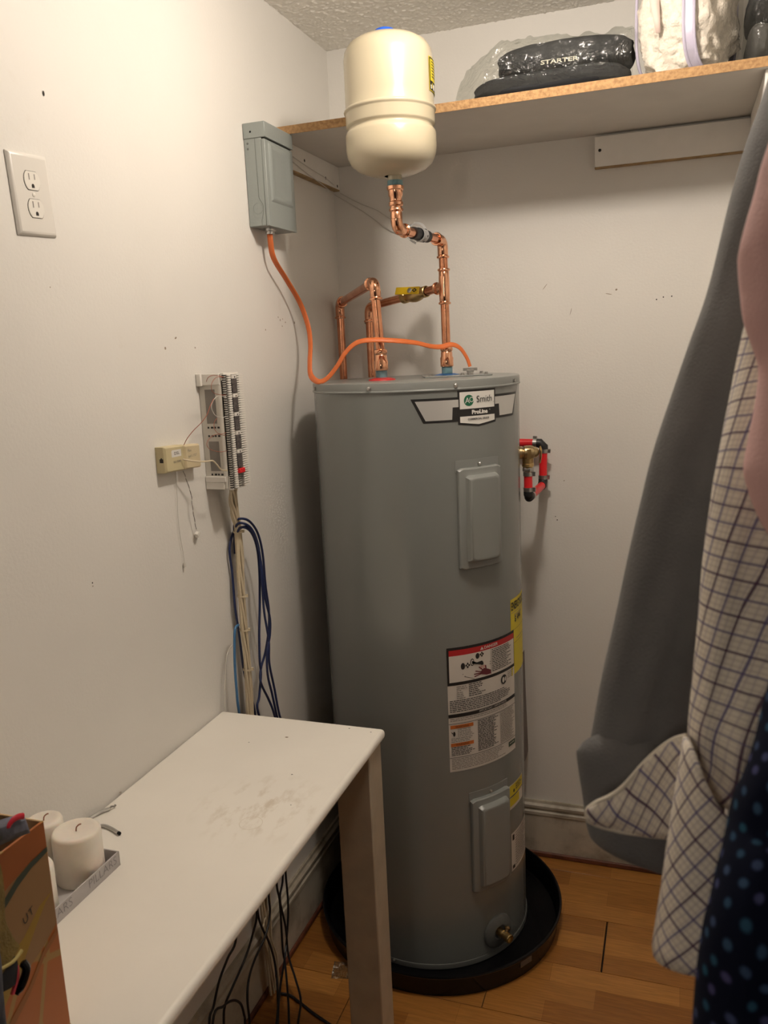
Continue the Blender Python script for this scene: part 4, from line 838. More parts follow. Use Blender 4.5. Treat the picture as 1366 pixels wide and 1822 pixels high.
# ================================================================ WALL OUTLET
OT = thing('wall_outlet', 'white double power outlet with a slightly tilted cover plate on the left wall', 'outlet', (0, -1.270, 1.838))
OT.rotation_euler = (math.radians(3.2), 0, 0)
W2, H2 = .0430, .0612
m = MB()
rw = [[(h, -W2 + d, -H2 + d), (h, W2 - d, -H2 + d), (h, W2 - d, H2 - d), (h, -W2 + d, H2 - d)] for d, h in ((0, .0005), (0, .002), (.0025, .0052), (.006, .0066))]
m.grid(rw, WHITEP, closed=True); m.add(rw[-1], [(0, 1, 2, 3)], WHITEP); m.build('cover_plate', OT, fix=True, bevel=.0012)
def rface(zc):
    pts = []
    for i in range(28):
        a_ = 2 * pi * i / 28; pts.append((.0172 * math.cos(a_), max(-.0138, min(.0138, .0175 * math.sin(a_)))))
    return pts
for zc in (.0205, -.0205):
    m = MB(); P = rface(zc)
    m.prism([(a_ * 1.045, b_ * 1.05) for a_, b_ in P], .0060, .0068, lambda u_, v_, h: (h, u_, v_ + zc), HOLE)
    rf = m.build('socket_gap', OT, fix=True)
    m = MB(); m.prism(P, .0060, .0078, lambda u_, v_, h: (h, u_, v_ + zc), WHITEC); rc = m.build('socket', OT, fix=True, bevel=.0006)
    m = MB(); m.box((.0074, -.0072, zc + .001), (.0080, -.0052, zc + .0105), GREYI); m.box((.0074, .0050, zc + .002), (.0080, .0068, zc + .0100), GREYI); m.build('slot', rc, fix=True)
    m = MB(); m.prism([(.0030 * math.cos(pi * i / 8), -.0078 + .0034 * math.sin(pi * i / 8)) for i in range(9)] + [(-.003, -.0105), (.003, -.0105)], .0074, .0081, lambda u_, v_, h: (h, u_, v_ + zc), HOLE); m.build('ground_hole', rc, fix=True)
m = MB(); m.lathe([(.0034, .0062), (.0032, .0074), (.0001, .0082)], WHITEC, frame((0, 0, 0), (1, 0, 0)), 14, cap=False); m.build('screw', OT, fix=True)

# ================================================================ PHONE JACKS
def jack(label, ya, yb, za, zb, xd_, mt, slope):
    t = thing('phone_jack', label, 'phone jack', (0, (ya + yb) / 2, za))
    m = MB(); f_ = lambda y: za + (y - ya) * slope
    v = []
    for x, iy, iz in ((.0005, 0, 0), (xd_ - .004, 0, 0), (xd_, .0035, .003)):
        v.append([(x, ya + iy, za + iz), (x, yb - iy, za + iz + slope), (x, yb - iy, zb - iz + slope), (x, ya + iy, zb - iz)])
    m.grid(v, mt, closed=True); m.add(v[-1], [(0, 1, 2, 3)], mt); m.build('housing', t, bevel=.001, sharp=30); return t
j1 = jack('ivory phone jack box with a small white sticker on its face, left of the pair', -1.0075, -.9400, 1.3595, 1.4110, .0225, IVORY, -.0025)
m = MB(); m.box((.009, -1.0079, 1.380), (.017, -1.0065, 1.3875), HOLE); m.box((.0115, -1.0079, 1.387), (.0145, -1.0065, 1.3895), HOLE); m.build('socket_hole', j1)
jm = lambda h: (lambda y, z: (.0225 + h, y, z))
m = MB(); m.add([jm(.0003)(*q) for q in ((-.986, 1.388), (-.952, 1.3875), (-.952, 1.401), (-.983, 1.402), (-.986, 1.400))], [(0, 1, 2, 3, 4)], PAPERW); text(m, 'DSL', .0085, (-.968, 1.3945), jm(.0006), INK, 1.3); m.build('sticker', j1)
m = MB(); text(m, 'SLI 7090', .0062, (-.968, 1.378), jm(.0004), GREYI, 1.3); m.build('handwriting', j1)
j2 = jack('almond phone jack box with handwriting, right of the pair beside the wiring block', -.9375, -.8790, 1.3575, 1.4065, .0225, IVORY2, -.003)
m = MB(); text(m, 'Fax', .0075, (-.921, 1.394), jm(.0004), GREYI, 1.3); text(m, '847-1727', .0068, (-.911, 1.382), jm(.0004), GREYI, 1.2, rot=.05); m.build('handwriting', j2)

# ================================================================ PUNCH-DOWN BLOCK
PB = thing('wiring_block', 'white wiring block with rows of pins and a red clip on the left wall', 'wiring block', (0, -.80, 1.2950))
ya, yb, za, zb, D_ = -.829, -.766, 1.2965, 1.5455, .0620
m = MB()
side = lambda a_, b_, zc, zd, mt, t=.003: m.box((a_, ya, zc), (b_, ya + t, zd), mt)
side(.001, D_ - .004, za + .030, zb - .016, LTGREY)                 # flank plate
br = m.build('flank_plate', PB)
m = MB(); m.box((.001, ya - .004, zb - .024), (D_ - .010, ya + .004, zb - .001), WHITEP); m.box((.001, ya - .010, zb - .026), (.012, ya - .003, zb), WHITEP); m.build('top_bracket', PB, bevel=.001)
m = MB(); m.box((.001, ya - .005, za + .002), (D_ - .016, ya + .003, za + .018), WHITEP); m.box((.001, ya - .006, za + .018), (D_ - .012, ya + .004, za + .030), WHITEP); m.build('bottom_bracket', PB, bevel=.001)
for zc, zd in ((1.440, 1.512), (1.338, 1.402)):
    m = MB(); m.box((.014, ya - .0006, zc), (D_ - .024, ya + .002, zd), GREYI); m.build('window_opening', PB, label='grey shaded opening in the flank')
m = MB(); m.tube([(D_ - .014, ya + .001, za + .004), (D_ - .014, ya + .001, zb - .024)], .0050, LTGREY, 10, ry=.004); m.build('guide_rail', PB)
m = MB()
for zc in (1.4295, 1.4115, 1.3285):
    for k in range(4): m.box((.014 + k * .008, ya - .0006, zc), (.018 + k * .008 + (k % 2) * .002, ya + .001, zc + .004), INK)
m.build('print_mark', PB, kind='stuff')
m = MB(); m.box((D_ - .024, ya + .004, za + .001), (D_ - .001, yb, zb - .001), WHITEP); m.box((D_ - .008, ya, za), (D_, yb, zb), WHITEP); m.build('pin_base', PB, bevel=.0008)
m = MB(); n_ = 50
for i in range(n_):
    z_ = za + .003 + (zb - za - .006) * (i + .5) / n_
    m.box((D_ - .002, ya + .0080, z_ - .0017), (D_ + .0045, ya + .0215, z_ + .0016), WHITEC)
    m.box((D_ - .004, yb - .0190, z_ - .0016), (D_ + .0065, yb + .0085, z_ + .0015), WHITEC)
m.build('fanning_strip', PB, kind='stuff')
m = MB()
for i in range(n_):
    z_ = za + .003 + (zb - za - .006) * i / n_
    m.box((D_ - .0045, ya - .0006, z_ + .0014), (D_ + .0012, ya + .0082, z_ + .0037), HOLE); m.box((D_ - .001, ya + .008, z_ - .0010), (D_ + .0005, ya + .0218, z_ + .0011), HOLE); m.box((D_ - .001, yb - .0192, z_ - .0010), (D_ + .0004, yb + .0001, z_ + .0011), GREYI)
m.build('wire_slot', PB, kind='stuff')
m = MB()
for i in range(n_):
    z_ = za + .003 + (zb - za - .006) * (i + .5) / n_
    for y_ in (ya + .0255, ya + .031, ya + .036, ya + .0405):
        m.box((D_, y_ - .0007, z_ - .0013), (D_ + .0055, y_ + .0007, z_ - .0002), STEEL); m.box((D_, y_ - .0007, z_ + .0002), (D_ + .0055, y_ + .0007, z_ + .0013), STEEL)
m.build('pin', PB, kind='stuff')
CLIPD = mat('smoky_clip_strip', (.13, .115, .11), .45, col2=(.03, .025, .025), vs_=220)
for k in range(5):
    zt_ = zb - .004 - k * .0398; m = MB()
    m.box((D_ + .0005, ya + .0235, zt_ - .0385), (D_ + .0060, ya + .0420, zt_ - .009), CLIPD); m.box((D_ + .0005, ya + .0235, zt_ - .009), (D_ + .0064, ya + .0425, zt_ - .001), WHITEP)
    m.lathe([(.0001, .0004), (.0022, .0004)], HOLE, frame((D_ + .0064, ya + .0350, zt_ - .006), (1, 0, 0)), 8, cap=False)
    m.build('clip_strip', PB, label='dark clip strip with a white end')
m = MB(); m.box((D_ + .001, ya + .0235, 1.3300), (D_ + .0095, ya + .0460, 1.3400), REDH); m.build('marker_clip', PB, bevel=.0008, label='red plastic clip')
for nm, mt, r_ in (('jump_a', WIRER, .0006), ('jump_b', WIRER, .0006), ('jump_c', WIREW, .0007), ('jump_d', WIRER, .0006), ('jump_e', WIRER, .0006)):
    m = MB(); m.tube(smooth(PTS[nm], 6), r_, mt, 6); m.build('jumper_wire', PB)
m = MB(); m.tube(smooth(PTS['feed_a'], 6), .0008, WIRER, 6); tag(m.build('feed_wire'), 'thin red and white wire rising from the almond jack to the wiring block', 'wire')
m = MB(); m.tube(smooth(PTS['feed_b'], 6), .0017, CABLEB, 8); tag(m.build('feed_cable'), 'pale beige cable running from the jacks across to the wiring block', 'cable')
da = thing('drop_cord', 'thin pale cord with a small end hanging below the left ivory jack', 'cord', PTS['drop_a'][-1])
m = MB(); m.tube(smooth(PTS['drop_a'], 5), .0006, WIREW, 6); m.build('cord', da)
p = Vector(PTS['drop_a'][-1]); m = MB(); m.lathe([(.0012, 0), (.0030, -.004), (.0034, -.010), (.0001, -.011)], WIREW, Matrix.Translation(p), 10, cap=False); m.build('cord_end', da)
da = thing('drop_cord', 'dark twisted wire ending in a clear plug below the gap between the two jacks', 'cord', PTS['drop_b_end'][0])
m = MB()
q = smooth(PTS['drop_b'], 8)
for s_ in (0, pi): m.tube([Vector(a_) + Vector((.0006 * math.cos(i * .9 + s_), .0007 * math.sin(i * .9 + s_), 0)) for i, a_ in enumerate(q)], .0005, WIRED if s_ else WIREW, 6)
m.build('twisted_wire', da)
p = Vector(PTS['drop_b_end'][0]); m = MB(); m.box((-.004, -.005, -.008), (.004, .005, .002), WHITEP, Matrix.Translation(p) @ Matrix.Rotation(.5, 4, 'X')); m.box((-.002, -.006, -.003), (.002, .012, .0), LTGREY, Matrix.Translation(p)); m.build('plug', da, bevel=.001)

# ================================================================ CABLES DOWN THE WALL
cb = thing('cable_bundle', 'bundle of beige cables tied together, running down from the wiring block', 'cable bundle', (.02, -.765, .7))
path = [Vector(p) for p in PTS['bundle']] + [Vector((.022, -.772, .62)), Vector((.026, -.785, .40)), Vector((.030, -.790, .22)), Vector((.032, -.785, .02))]
for k in range(7):
    a_ = 2 * pi * k / 7
    pp = []
    for i, p in enumerate(path):
        tie = .0048 if i in (3, 5, 6, 7) else .0066
        ph = a_ + i * .55 + .5 * math.sin(i * 1.7 + k)
        pp.append(p + Vector((.0045 * math.cos(ph) + .005, tie * math.sin(ph) * 1.75, .002 * math.sin(k * 2.1 + i))))
    m = MB(); m.tube(smooth(pp, 6), .0032, CABLEB, 8); m.build('cable', cb)
for i in (3, 5, 6, 7):
    p = path[i] + Vector((.005, 0, 0)); d = (path[i + 1] - path[i - 1])
    m = MB(); m.lathe([(.0100, -.002), (.0114, -.0018), (.0114, .0018), (.0100, .002)], CABLEB, frame(p, d), 18, cap=False); m.box((.008, -.003, -.003), (.014, .003, .003), CABLEB, frame(p, d, (1, .3, 0))); m.build('cable_tie', cb)
bb = thing('blue_cable_loop', 'dark blue network cables looping out of the beige bundle and down behind the table', 'cable bundle', (.04, -.66, .7))
for nm, tail_ in (('blue_a', [(.05, -.66, .60), (.05, -.72, .35)]), ('blue_b', [(.055, -.64, .60), (.05, -.70, .37)]), ('blue_c', [(.04, -.69, .60), (.045, -.74, .40)]), ('blue_d', [(.05, -.65, .60), (.05, -.71, .39)]), ('blue_e', [(.03, -.75, .60), (.04, -.77, .40)])):
    m = MB(); m.tube(smooth(PTS[nm] + tail_, 6), .0029, CABLEN, 8); m.build('cable', bb)
m = MB(); m.tube(smooth(PTS['light_blue'] + [(.03, -.80, .62), (.035, -.80, .40)], 6), .0031, CABLEL, 8); tag(m.build('network_cable'), 'single light blue cable left of the beige bundle, just above the table', 'cable')
m = MB(); m.tube(smooth(PTS['thin_grey'] + [(.012, -.815, .70)], 6), .0013, WIREW, 6); tag(m.build('loose_wire'), 'thin pale wire on the wall left of the light blue cable', 'wire')
for nm, lb in (('black_b', 'black hanging cable closest to the table leg, under the table edge'), ('black_c', 'second black hanging cable from the table leg, crossing the first'), ('black_a', 'third black hanging cable from the table leg, dropping straight down'), ('black_d', 'black hanging cable in the middle, bowing left below the table edge'), ('black_e', 'black hanging cable slanting right from the table edge to the foot of the bundle'), ('black_f', 'black hanging cable slanting left from the same spot as the right slanting one'), ('black_g', 'black hanging cable nearest the viewer, leftmost under the table edge'), ('black_h', 'black cable bent into a small arch below the table')):
    q = [Vector(p) for p in PTS[nm]]
    if nm != 'black_h': q = [q[0] + Vector((-.005, .02, .28)), q[0] + Vector((0, .006, .12))] + q
    e = q[-1]
    if e.z > .01: q += [e + Vector((.01, -.03, -(e.z - .006) * .6)), Vector((e.x + .03, e.y - .10, .006)), Vector((e.x + .06, e.y - .24, .005))]
    if nm == 'black_h': s_ = q[0]; q = [Vector((s_.x + .03, s_.y - .12, .005)), Vector((s_.x + .01, s_.y - .05, .03))] + q
    m = MB(); m.tube(smooth(q, 6), .0028, CABLEK, 8)
    tag(m.build('hanging_cable'), lb, 'cable')
m = MB(); m.tube(smooth(PTS['black_floor'], 6), .0034, CABLEK, 8); tag(m.build('floor_cable'), 'black cable lying on the wooden floor beside the table leg', 'cable')
for nm in ('beige_a', 'beige_b'):
    m = MB(); q = [Vector(p) for p in PTS[nm]]; q = [q[0] + Vector((-.01, .03, .30))] + q + [q[-1] + Vector((.0, .0, -.03))]; m.tube(smooth(q, 6), .0022, CABLEB, 8); tag(m.build('hanging_cable'), ('left' if nm == 'beige_a' else 'right') + ' one of two thin beige cables behind the black ones under the table', 'cable')
for k, nm in enumerate(('cleat_wire_a', 'cleat_wire_b')):
    m = MB(); m.tube(smooth(PTS[nm] + PTS[nm + '2'], 5), .0011, WIREW, 6); tag(m.build('thin_wire'), ('upper' if k == 0 else 'lower') + ' thin white wire slanting from the left shelf batten across the back corner', 'wire')
# ================================================================ TABLE
ZT0 = .7955; WT = .394; YT = -.851
tb = thing('table', 'narrow white painted wooden table pushed along the left wall', 'table', (.2, -1.5, 0))
m = MB(); m.box((.002, -2.26, ZT0 - .021), (WT, YT, ZT0), TABLE); m.build('tabletop', tb, bevel=.0085, seg=4)
for (x0_, y0_) in ((.309, -.932), (.309, -2.24), (.022, -2.24)):
    m = MB(); m.box((x0_, y0_, .0), (x0_ + .076, y0_ + .072, ZT0 - .0205), LEG); m.build('leg', tb, bevel=.003)
m = MB(); m.box((.017, -2.2, ZT0 - .075), (.035, -.96, ZT0 - .0205), LEG); m.build('rear_rail', tb)
m = MB()
for (x, y), r_ in {(.002, -1.2209): .003, (.10, -1.0277): .0, (.2068, -.9398): .004, (.3194, -.8581 - .012): .0022, (.370, -.8677 - .008): .0018, (.285, -1.08): .002, (.14, -.98): .0016, (.33, -1.18): .0014}.items():
    if r_: m.add([(x + r_ * math.cos(i), y + r_ * .7 * math.sin(i), ZT0 + .0004) for i in range(6)], [tuple(range(6))], SCUFF if r_ > .0025 else HOLE)
m.lathe([(.0192, 0), (.0197, .0003), (.0202, 0)], mat('ring_stain', (.74, .68, .58), .45), Matrix.Translation((.288, -1.250, ZT0 + .0002)), 28, cap=False)
m.build('surface_mark', tb, kind='stuff')

# ================================================================ CANDLES AND TRAY
ZC = .7975
ty0, ty1, tx0, tx1 = -1.670, -1.4115, .004, .1425
tr = thing('candle_tray', 'shallow grey printed cardboard tray holding white pillar candles on the table', 'tray', (.07, -1.53, ZT0))
m = MB(); m.box((tx0, ty0, ZT0 + .0002), (tx1, ty1, ZT0 + .0018), TRAY); m.build('floor', tr)
for a_, b_ in (((tx1 - .0022, ty0, ZT0 + .001), (tx1, ty1, ZT0 + .0245)), ((tx0, ty1 - .0022, ZT0 + .001), (tx1, ty1, ZT0 + .0245)), ((tx0, ty0, ZT0 + .001), (tx0 + .002, ty1, ZT0 + .0245)), ((tx0, ty0, ZT0 + .001), (tx1, ty0 + .002, ZT0 + .0245))):
    m = MB(); m.box(a_, b_, TRAY); w_ = m.build('wall', tr, bevel=.0006)
m = MB(); fm = lambda y, z: (tx1 + .0004, y, z)
text(m, 'PILLARS', .0195, (-1.453, ZT0 + .0145), fm, TRAYT, 1.0, -.0003); text(m, 'PILLARS', .0195, (-1.556, ZT0 + .0145), fm, TRAYT, 1.0, -.0003)
m.build('lettering', tr)
def candle(x, y, r_, h_, label):
    t = thing('pillar_candle', label, 'candle', (x, y, ZC), 'white pillar candles in the grey tray')
    m = MB(); m.lathe([(.0001, ZC), (r_ - .001, ZC), (r_, ZC + .002), (r_, ZC + h_ - .005), (r_ - .0015, ZC + h_ - .0015), (r_ - .005, ZC + h_), (r_ - .010, ZC + h_ - .0012), (.006, ZC + h_ - .003), (.0001, ZC + h_ - .003)], WAX, Matrix.Translation((x, y, 0)), 48, cap=False); m.build('wax', t, sharp=60)
    m = MB(); m.tube(smooth([(x, y, ZC + h_ - .004), (x + .001, y + .001, ZC + h_ + .003), (x + .005, y + .003, ZC + h_ + .007), (x + .008, y + .003, ZC + h_ + .008)]), .0011, WICK, 6); m.build('wick', t)
candle(.1025, -1.4545, .0365, .0795, 'largest white pillar candle, at the near right corner of the grey tray')
candle(.0400, -1.4520, .0280, .0860, 'white pillar candle behind the others, close to the wall')
candle(.0990, -1.5560, .0365, .0790, 'white pillar candle mostly hidden behind the orange box')
def rod(label, pts, r_, tip=True):
    t = thing('hook_rod', label, 'hook', pts[0])
    m = MB(); m.tube(smooth(pts, 5), r_, STEEL, 10); m.build('shank', t)
    d = (Vector(pts[-1]) - Vector(pts[-2])).normalized(); m = MB()
    if tip: m.lathe([(r_ * 1.05, 0), (r_ * 1.05, .004), (r_ * .5, .005)], BLACKP, frame(pts[-1], d), 10)
    else: m.tube([Vector(pts[-1]), Vector(pts[-1]) + d * .004 + Z * .003, Vector(pts[-1]) + d * .009 + Z * .001, Vector(pts[-1]) + d * .012 + Z * .004], r_ * .7, STEEL, 8)
    m.build('tip', t)
zr = ZT0 + .0034
rod('grey bent hook with a twisted end lying on the table against the wall', [(.006, -1.325, zr), (.010, -1.304, zr), (.016, -1.290, zr + .001), (.022, -1.279, zr)], .0030, False)
rod('grey bent rod with a dark tip lying on the table behind the front candle', [(.030, -1.350, zr), (.037, -1.336, zr), (.046, -1.328, zr), (.066, -1.332, zr), (.086, -1.340, zr)], .0030)

# ================================================================ PRINTED BOX, POUCH, STRAP, TOTE
BXX, BXY, BXZ = .2860, -1.7030, 1.0660
bx = thing('printed_box', 'open orange and tan printed card box on the near end of the table', 'box', (.16, -1.85, ZT0))
b0, b1, c0_, c1_, bt = .075, BXX, -2.045, BXY, BXZ
m = MB(); m.box((b0, c0_, ZT0 + .0003), (b1, c1_, ZT0 + .003), CARDT); m.build('bottom', bx)
for nm, a_, b_, mt in (('right_side', (b1 - .003, c0_, ZT0 + .002), (b1, c1_, bt), CARDP), ('far_side', (b0, c1_ - .003, ZT0 + .002), (b1 - .003, c1_, bt), CARDI), ('left_side', (b0, c0_, ZT0 + .002), (b0 + .003, c1_ - .003, bt), CARDI), ('near_side', (b0 + .003, c0_, ZT0 + .002), (b1 - .003, c0_ + .003, bt), CARDP)):
    m = MB(); m.box(a_, b_, mt); o = m.build(nm, bx, bevel=.001)
    if nm == 'right_side':
        fm = lambda h: (lambda y, z: (b1 + h, y, z)); mm = MB()
        def fp(pts, mt, h=.0003): mm.add([fm(h)(q[0] - .0013 if q[0] == c1_ else q[0] - .0145, q[1] + (.008 if q[1] < bt - .002 else 0)) for q in pts], [tuple(range(len(pts)))], mt)
        fp([(c1_, .972), (c1_, .928), (-1.712, .915), (-1.74, .905), (-1.80, .888), (-1.80, 1.015), (-1.75, 1.030), (c1_, 1.018)], CARDT, .0003)
        fp([(c1_, .9705), (-1.7035, .962), (-1.722, .944), (-1.752, .910), (-1.79, .88), (-1.79, .93), (-1.74, .945), (-1.712, .965)], CARDY, .0005)
        fp([(c1_, .922), (c1_, .915), (-1.715, .902), (-1.742, .876), (-1.80, .84), (-1.80, .852), (-1.742, .885), (-1.715, .910)], CARDB, .0007)
        fp([(c1_, bt - .001), (c1_, 1.026), (-1.715, 1.024), (-1.75, 1.016), (-1.80, 1.0), (-1.80, bt - .001)], CARDO, .0005)
        fp([(c1_, 1.0262), (c1_, 1.0200), (-1.715, 1.0165), (-1.738, 1.008), (-1.755, .998), (-1.80, .975), (-1.80, .985), (-1.755, 1.008), (-1.738, 1.0175), (-1.715, 1.0235)], CARDG, .0009)
        text(mm, 'UT', .0135, (-1.7450, .9735), fm(.0010), INK, .95, 0, 1.15, 'CENTER', .35, .2)
        mm.build('print', o, label='printed colour fields and lettering')
def lump(name, c, h, e, mt, amp, parent=None, sc=14, rot=0, n=48, seed=0, origin=None, sq=2):
    """soft squared blob"""
    m = MB(); rows_ = []
    sg = lambda v, p: math.copysign(abs(v) ** p, v)
    Rz = Matrix.Rotation(rot, 3, 'Z')
    for j in range(n // 2 + 1):
        ph = -pi / 2 + pi * j / (n // 2); row = []
        for i in range(n):
            t = 2 * pi * i / n
            u_ = Vector((sg(math.cos(ph), e) * sg(math.cos(t), e), sg(math.cos(ph), e) * sg(math.sin(t), e), sg(math.sin(ph), e)))
            k = 1 + amp * noise.fractal(Vector(u_) * sc * .12 + Vector((seed, seed * 2, 1)), .9, 2.1, 4)
            p = Rz @ Vector((u_.x * h[0] * k, u_.y * h[1] * k, u_.z * h[2] * (1 + amp * 1.2 * noise.noise(u_ * sc * .2 + Vector((seed, 3, 5))))))
            row.append(Vector(c) + p)
        rows_.append(row)
    m.grid(rows_, mt, closed=True)
    return m.build(name, parent, origin=origin, sharp=75)
po = thing('cloth_pouch', 'crumpled slate blue cloth pouch with a red ribbon lying on the orange box', 'pouch', (.20, -1.87, 1.06))
lump('body', (.192, -1.868, 1.094), (.088, .118, .034), .75, POUCHD, .16, po, 16, .15, seed=4.2)
m = MB(); m.tube(smooth(PTS['ribbon'], 4), .0012, POUCHR, 8, ry=.0032, ref=(1, .1, .2)); m.build('ribbon', po, label='red ribbon')
m = MB(); m.grid([smooth(PTS[k_], 4) for k_ in ('flap_a', 'flap_b', 'flap_c', 'flap_d')], POUCH); m.build('flap', po, solid=.003, label='slate blue front fold')
os_ = thing('canvas_strap', 'olive canvas strap with a dark buckle hanging down the side of the orange box', 'strap', (.285, -1.78, .93))
m = MB(); m.tube(smooth([(.278, -1.800, 1.075), (.287, -1.7915, 1.062), (.288, -1.791, 1.03), (.286, -1.793, .995), (.287, -1.7865, .965), (.289, -1.781, .950)], 5), .0016, OLIVE, 8, ry=.019, ref=(1, 0, 0)); m.build('webbing', os_)
m = MB(); m.tube(smooth([(.289, -1.793, .952), (.291, -1.777, .949), (.289, -1.762, .9505)]), .002, mat('olive_hem', (.42, .34, .12), .8), 8); m.build('hem', os_)
m = MB(); m.tube(smooth([(.286, -1.781, .949), (.288, -1.782, .938), (.287, -1.786, .924)]), .004, BLACKCL, 10, ry=.013, ref=(1, 0, 0)); m.build('tab', os_, label='black gathered tab')
m = MB(); m.tube(smooth([(.289, -1.764, .938), (.293, -1.763, .930), (.292, -1.769, .918), (.289, -1.777, .909)]), [.0022] + [.0045] * 10 + [.003] * 2, BLACKP, 10); m.tube(smooth([(.287, -1.770, .937), (.288, -1.772, .925), (.287, -1.780, .911)]), .0025, PINKP, 8); m.build('zip_pull', os_, label='black and pink zip pull')
os_.location += Vector((.0155, -.0145, .008))
tt = thing('tote_bag', 'dark floral cloth tote standing beside the orange box at the left edge', 'bag', (.3155, -1.93, ZT0))
m = MB(); rows_ = []
for j in range(14):
    t = j / 13; z = ZT0 + .002 + .236 * t; row = []
    for i in range(24):
        a_ = 2 * pi * i / 24; c_ = math.copysign(abs(math.cos(a_)) ** .5, math.cos(a_)); s_ = math.copysign(abs(math.sin(a_)) ** .5, math.sin(a_))
        row.append((.3140 + .0215 * c_ * (1 - .25 * t) + .002 * nz((i * .7, j * .4, 3)), -1.935 + .105 * s_ * (1 + .14 * t) + .006 * nz((i * .5, j * .6, 9)), z))
    rows_.append(row)
m.grid(rows_, TOTE, closed=True); m.add(rows_[0], [tuple(range(24))], TOTE); m.build('body', tt, sharp=80, sub=1)
m = MB()
for yy in (-1.97, -1.88): pass
m.tube(smooth([(.327, -1.99, 1.02), (.331, -1.975, 1.08), (.329, -1.93, 1.10), (.331, -1.89, 1.08), (.327, -1.875, 1.02)], 5), .0016, TOTE, 8, ry=.012, ref=(1, 0, 0)); m.build('handle', tt)
m = MB(); m.lathe([(.0001, 0), (.001, 0)], TAPE, Matrix.Translation((0, 0, 0)), 4)
# clear plastic scrap on the floor by the leg
sc = MB(); c3 = Vector((.165, -.648, .0006)); Mz = Matrix.Translation(c3) @ Matrix.Rotation(.25, 4, 'Z'); sc.box((-.022, -.030, 0), (.022, .030, .0012), FILM, Mz); sc.box((-.022, -.030, .0012), (-.018, .030, .003), FILM, Mz); sc.box((.018, -.030, .0012), (.022, .030, .003), FILM, Mz)
tag(sc.build('plastic_scrap', origin=c3), 'small clear plastic cover lying on the floor between table leg and wall', 'plastic scrap')

# ================================================================ ON THE SHELF
GREYT = mat('grey_lettering', (.42, .40, .33), .6)
gb = thing('garment_bag', 'clear plastic bag of folded black clothes lying on the shelf', 'bag', (.67, -.27, ZS))
lump('lower_garment', (.672, -.262, ZS + .0285), (.176, .118, .027), .55, BLACKCL, .05, gb, 16, 0, seed=1.1)
lump('upper_garment', (.700, -.262, ZS + .080), (.150, .112, .036), .55, BLACKCL, .06, gb, 16, .02, seed=2.6)
m = MB(); rows_ = []; nI, nJ = 56, 30
for i in range(nI + 1):
    t = i / nI; x = .430 + .425 * t; row = []
    hh = .128 * (1 - (1 - min(1, t * 2.3)) ** 2.2) * (.93 + .07 * math.sin(t * 5)) + .004
    if t > .9: hh *= 1
    hh = max(hh, .005); dp = .136 * (1 - (1 - min(1, t * 4 + .08)) ** 2)
    for j in range(nJ):
        a_ = 2 * pi * j / nJ; c_ = math.copysign(abs(math.cos(a_)) ** .6, math.cos(a_)); s_ = math.copysign(abs(math.sin(a_)) ** .75, math.sin(a_))
        k = .010 * nz((x * 22, a_ * 1.6, 2.0)) + .006 * nz((x * 60, a_ * 4, 5.0))
        y = -.262 + (dp + k) * c_; z = ZS + .001 + max(0, (s_ + 1) / 2 * (hh + k * 1.2))
        row.append((x + .004 * nz((a_ * 3, x * 30, 8)), max(y, -.40), z))
    rows_.append(row)
m.grid(rows_, FILM, closed=True); m.build('clear_bag', gb, sharp=80)
m = MB(); text(m, 'STARTER', .0175, (0, 0), lambda u_, v_: (.700 + u_, -.3785, ZS + .0600 + v_ * .7), GREYT, 1.15, .0004, rot=-.03); m.build('lettering', gb, label='white lettering on the dark cloth')
bl = thing('blanket_bag', 'cream fluffy blanket in a clear zipped vinyl bag on the shelf', 'bag', (.975, -.27, ZS))
rotb = math.radians(-27)
def soft(c, h, e, mt, amp, nm, parent, seed=0, n=64, fine=0, ev=.62): 
    m = MB(); rows_ = []; sg = lambda v, p: math.copysign(abs(v) ** p, v); Rz = Matrix.Rotation(rotb, 3, 'Z')
    for j in range(n // 2 + 1):
        ph = -pi / 2 + pi * j / (n // 2); row = []
        for i in range(n):
            t = 2 * pi * i / n; u_ = Vector((sg(math.cos(ph), ev) * sg(math.cos(t), e), sg(math.cos(ph), ev) * sg(math.sin(t), e), sg(math.sin(ph), ev)))
            p = Vector((u_.x * h[0], u_.y * h[1], u_.z * h[2])); nrm = Vector((u_.x / h[0], u_.y / h[1], u_.z / h[2])).normalized()
            p += nrm * amp * (noise.fractal(p * 26 + Vector((seed, 0, 0)), .8, 2, 3) - .2) + nrm * fine * noise.noise(p * 140)
            row.append(Vector(c) + Rz @ p)
        rows_.append(row)
    m.grid(rows_, mt, closed=True); return m.build(nm, parent, sharp=80)
cb_ = Vector((.968, -.285, ZS + .128)); hb = (.087, .102, .124)
bk = soft(cb_, hb, .58, SHERPA, .016, 'blanket', bl, 1.0, 128, .004)
soft(cb_, (hb[0] + .006, hb[1] + .006, hb[2] + .0045), .56, FILM2, .004, 'vinyl_cover', bl, 4.0)
Rz = Matrix.Rotation(rotb, 3, 'Z')
def loop_pts(xoff, g=.005):
    sg = lambda v, p: math.copysign(abs(v) ** p, v)
    fx = max(0, 1 - (abs(xoff) / (hb[0] + .006)) ** 3.45) ** .29
    return [cb_ + Rz @ Vector((xoff, (hb[1] * fx + g) * sg(math.cos(2 * pi * i / 64), .62), (hb[2] * (.55 + .45 * fx) + .004) * sg(math.sin(2 * pi * i / 64), .62))) for i in range(65)]
def loopx(xoff, r_, nm):
    m = MB(); m.tube(loop_pts(xoff), r_, PIPING, 8); m.build(nm, bl)
loopx(-.078, .0034, 'piping'); loopx(.040, .0036, 'piping'); loopx(.060, .0030, 'zip_tape')
m = MB(); m.grid([loop_pts(.040 + .020 * k / 3) for k in range(4)], PIPING); m.build('zip_band', bl)
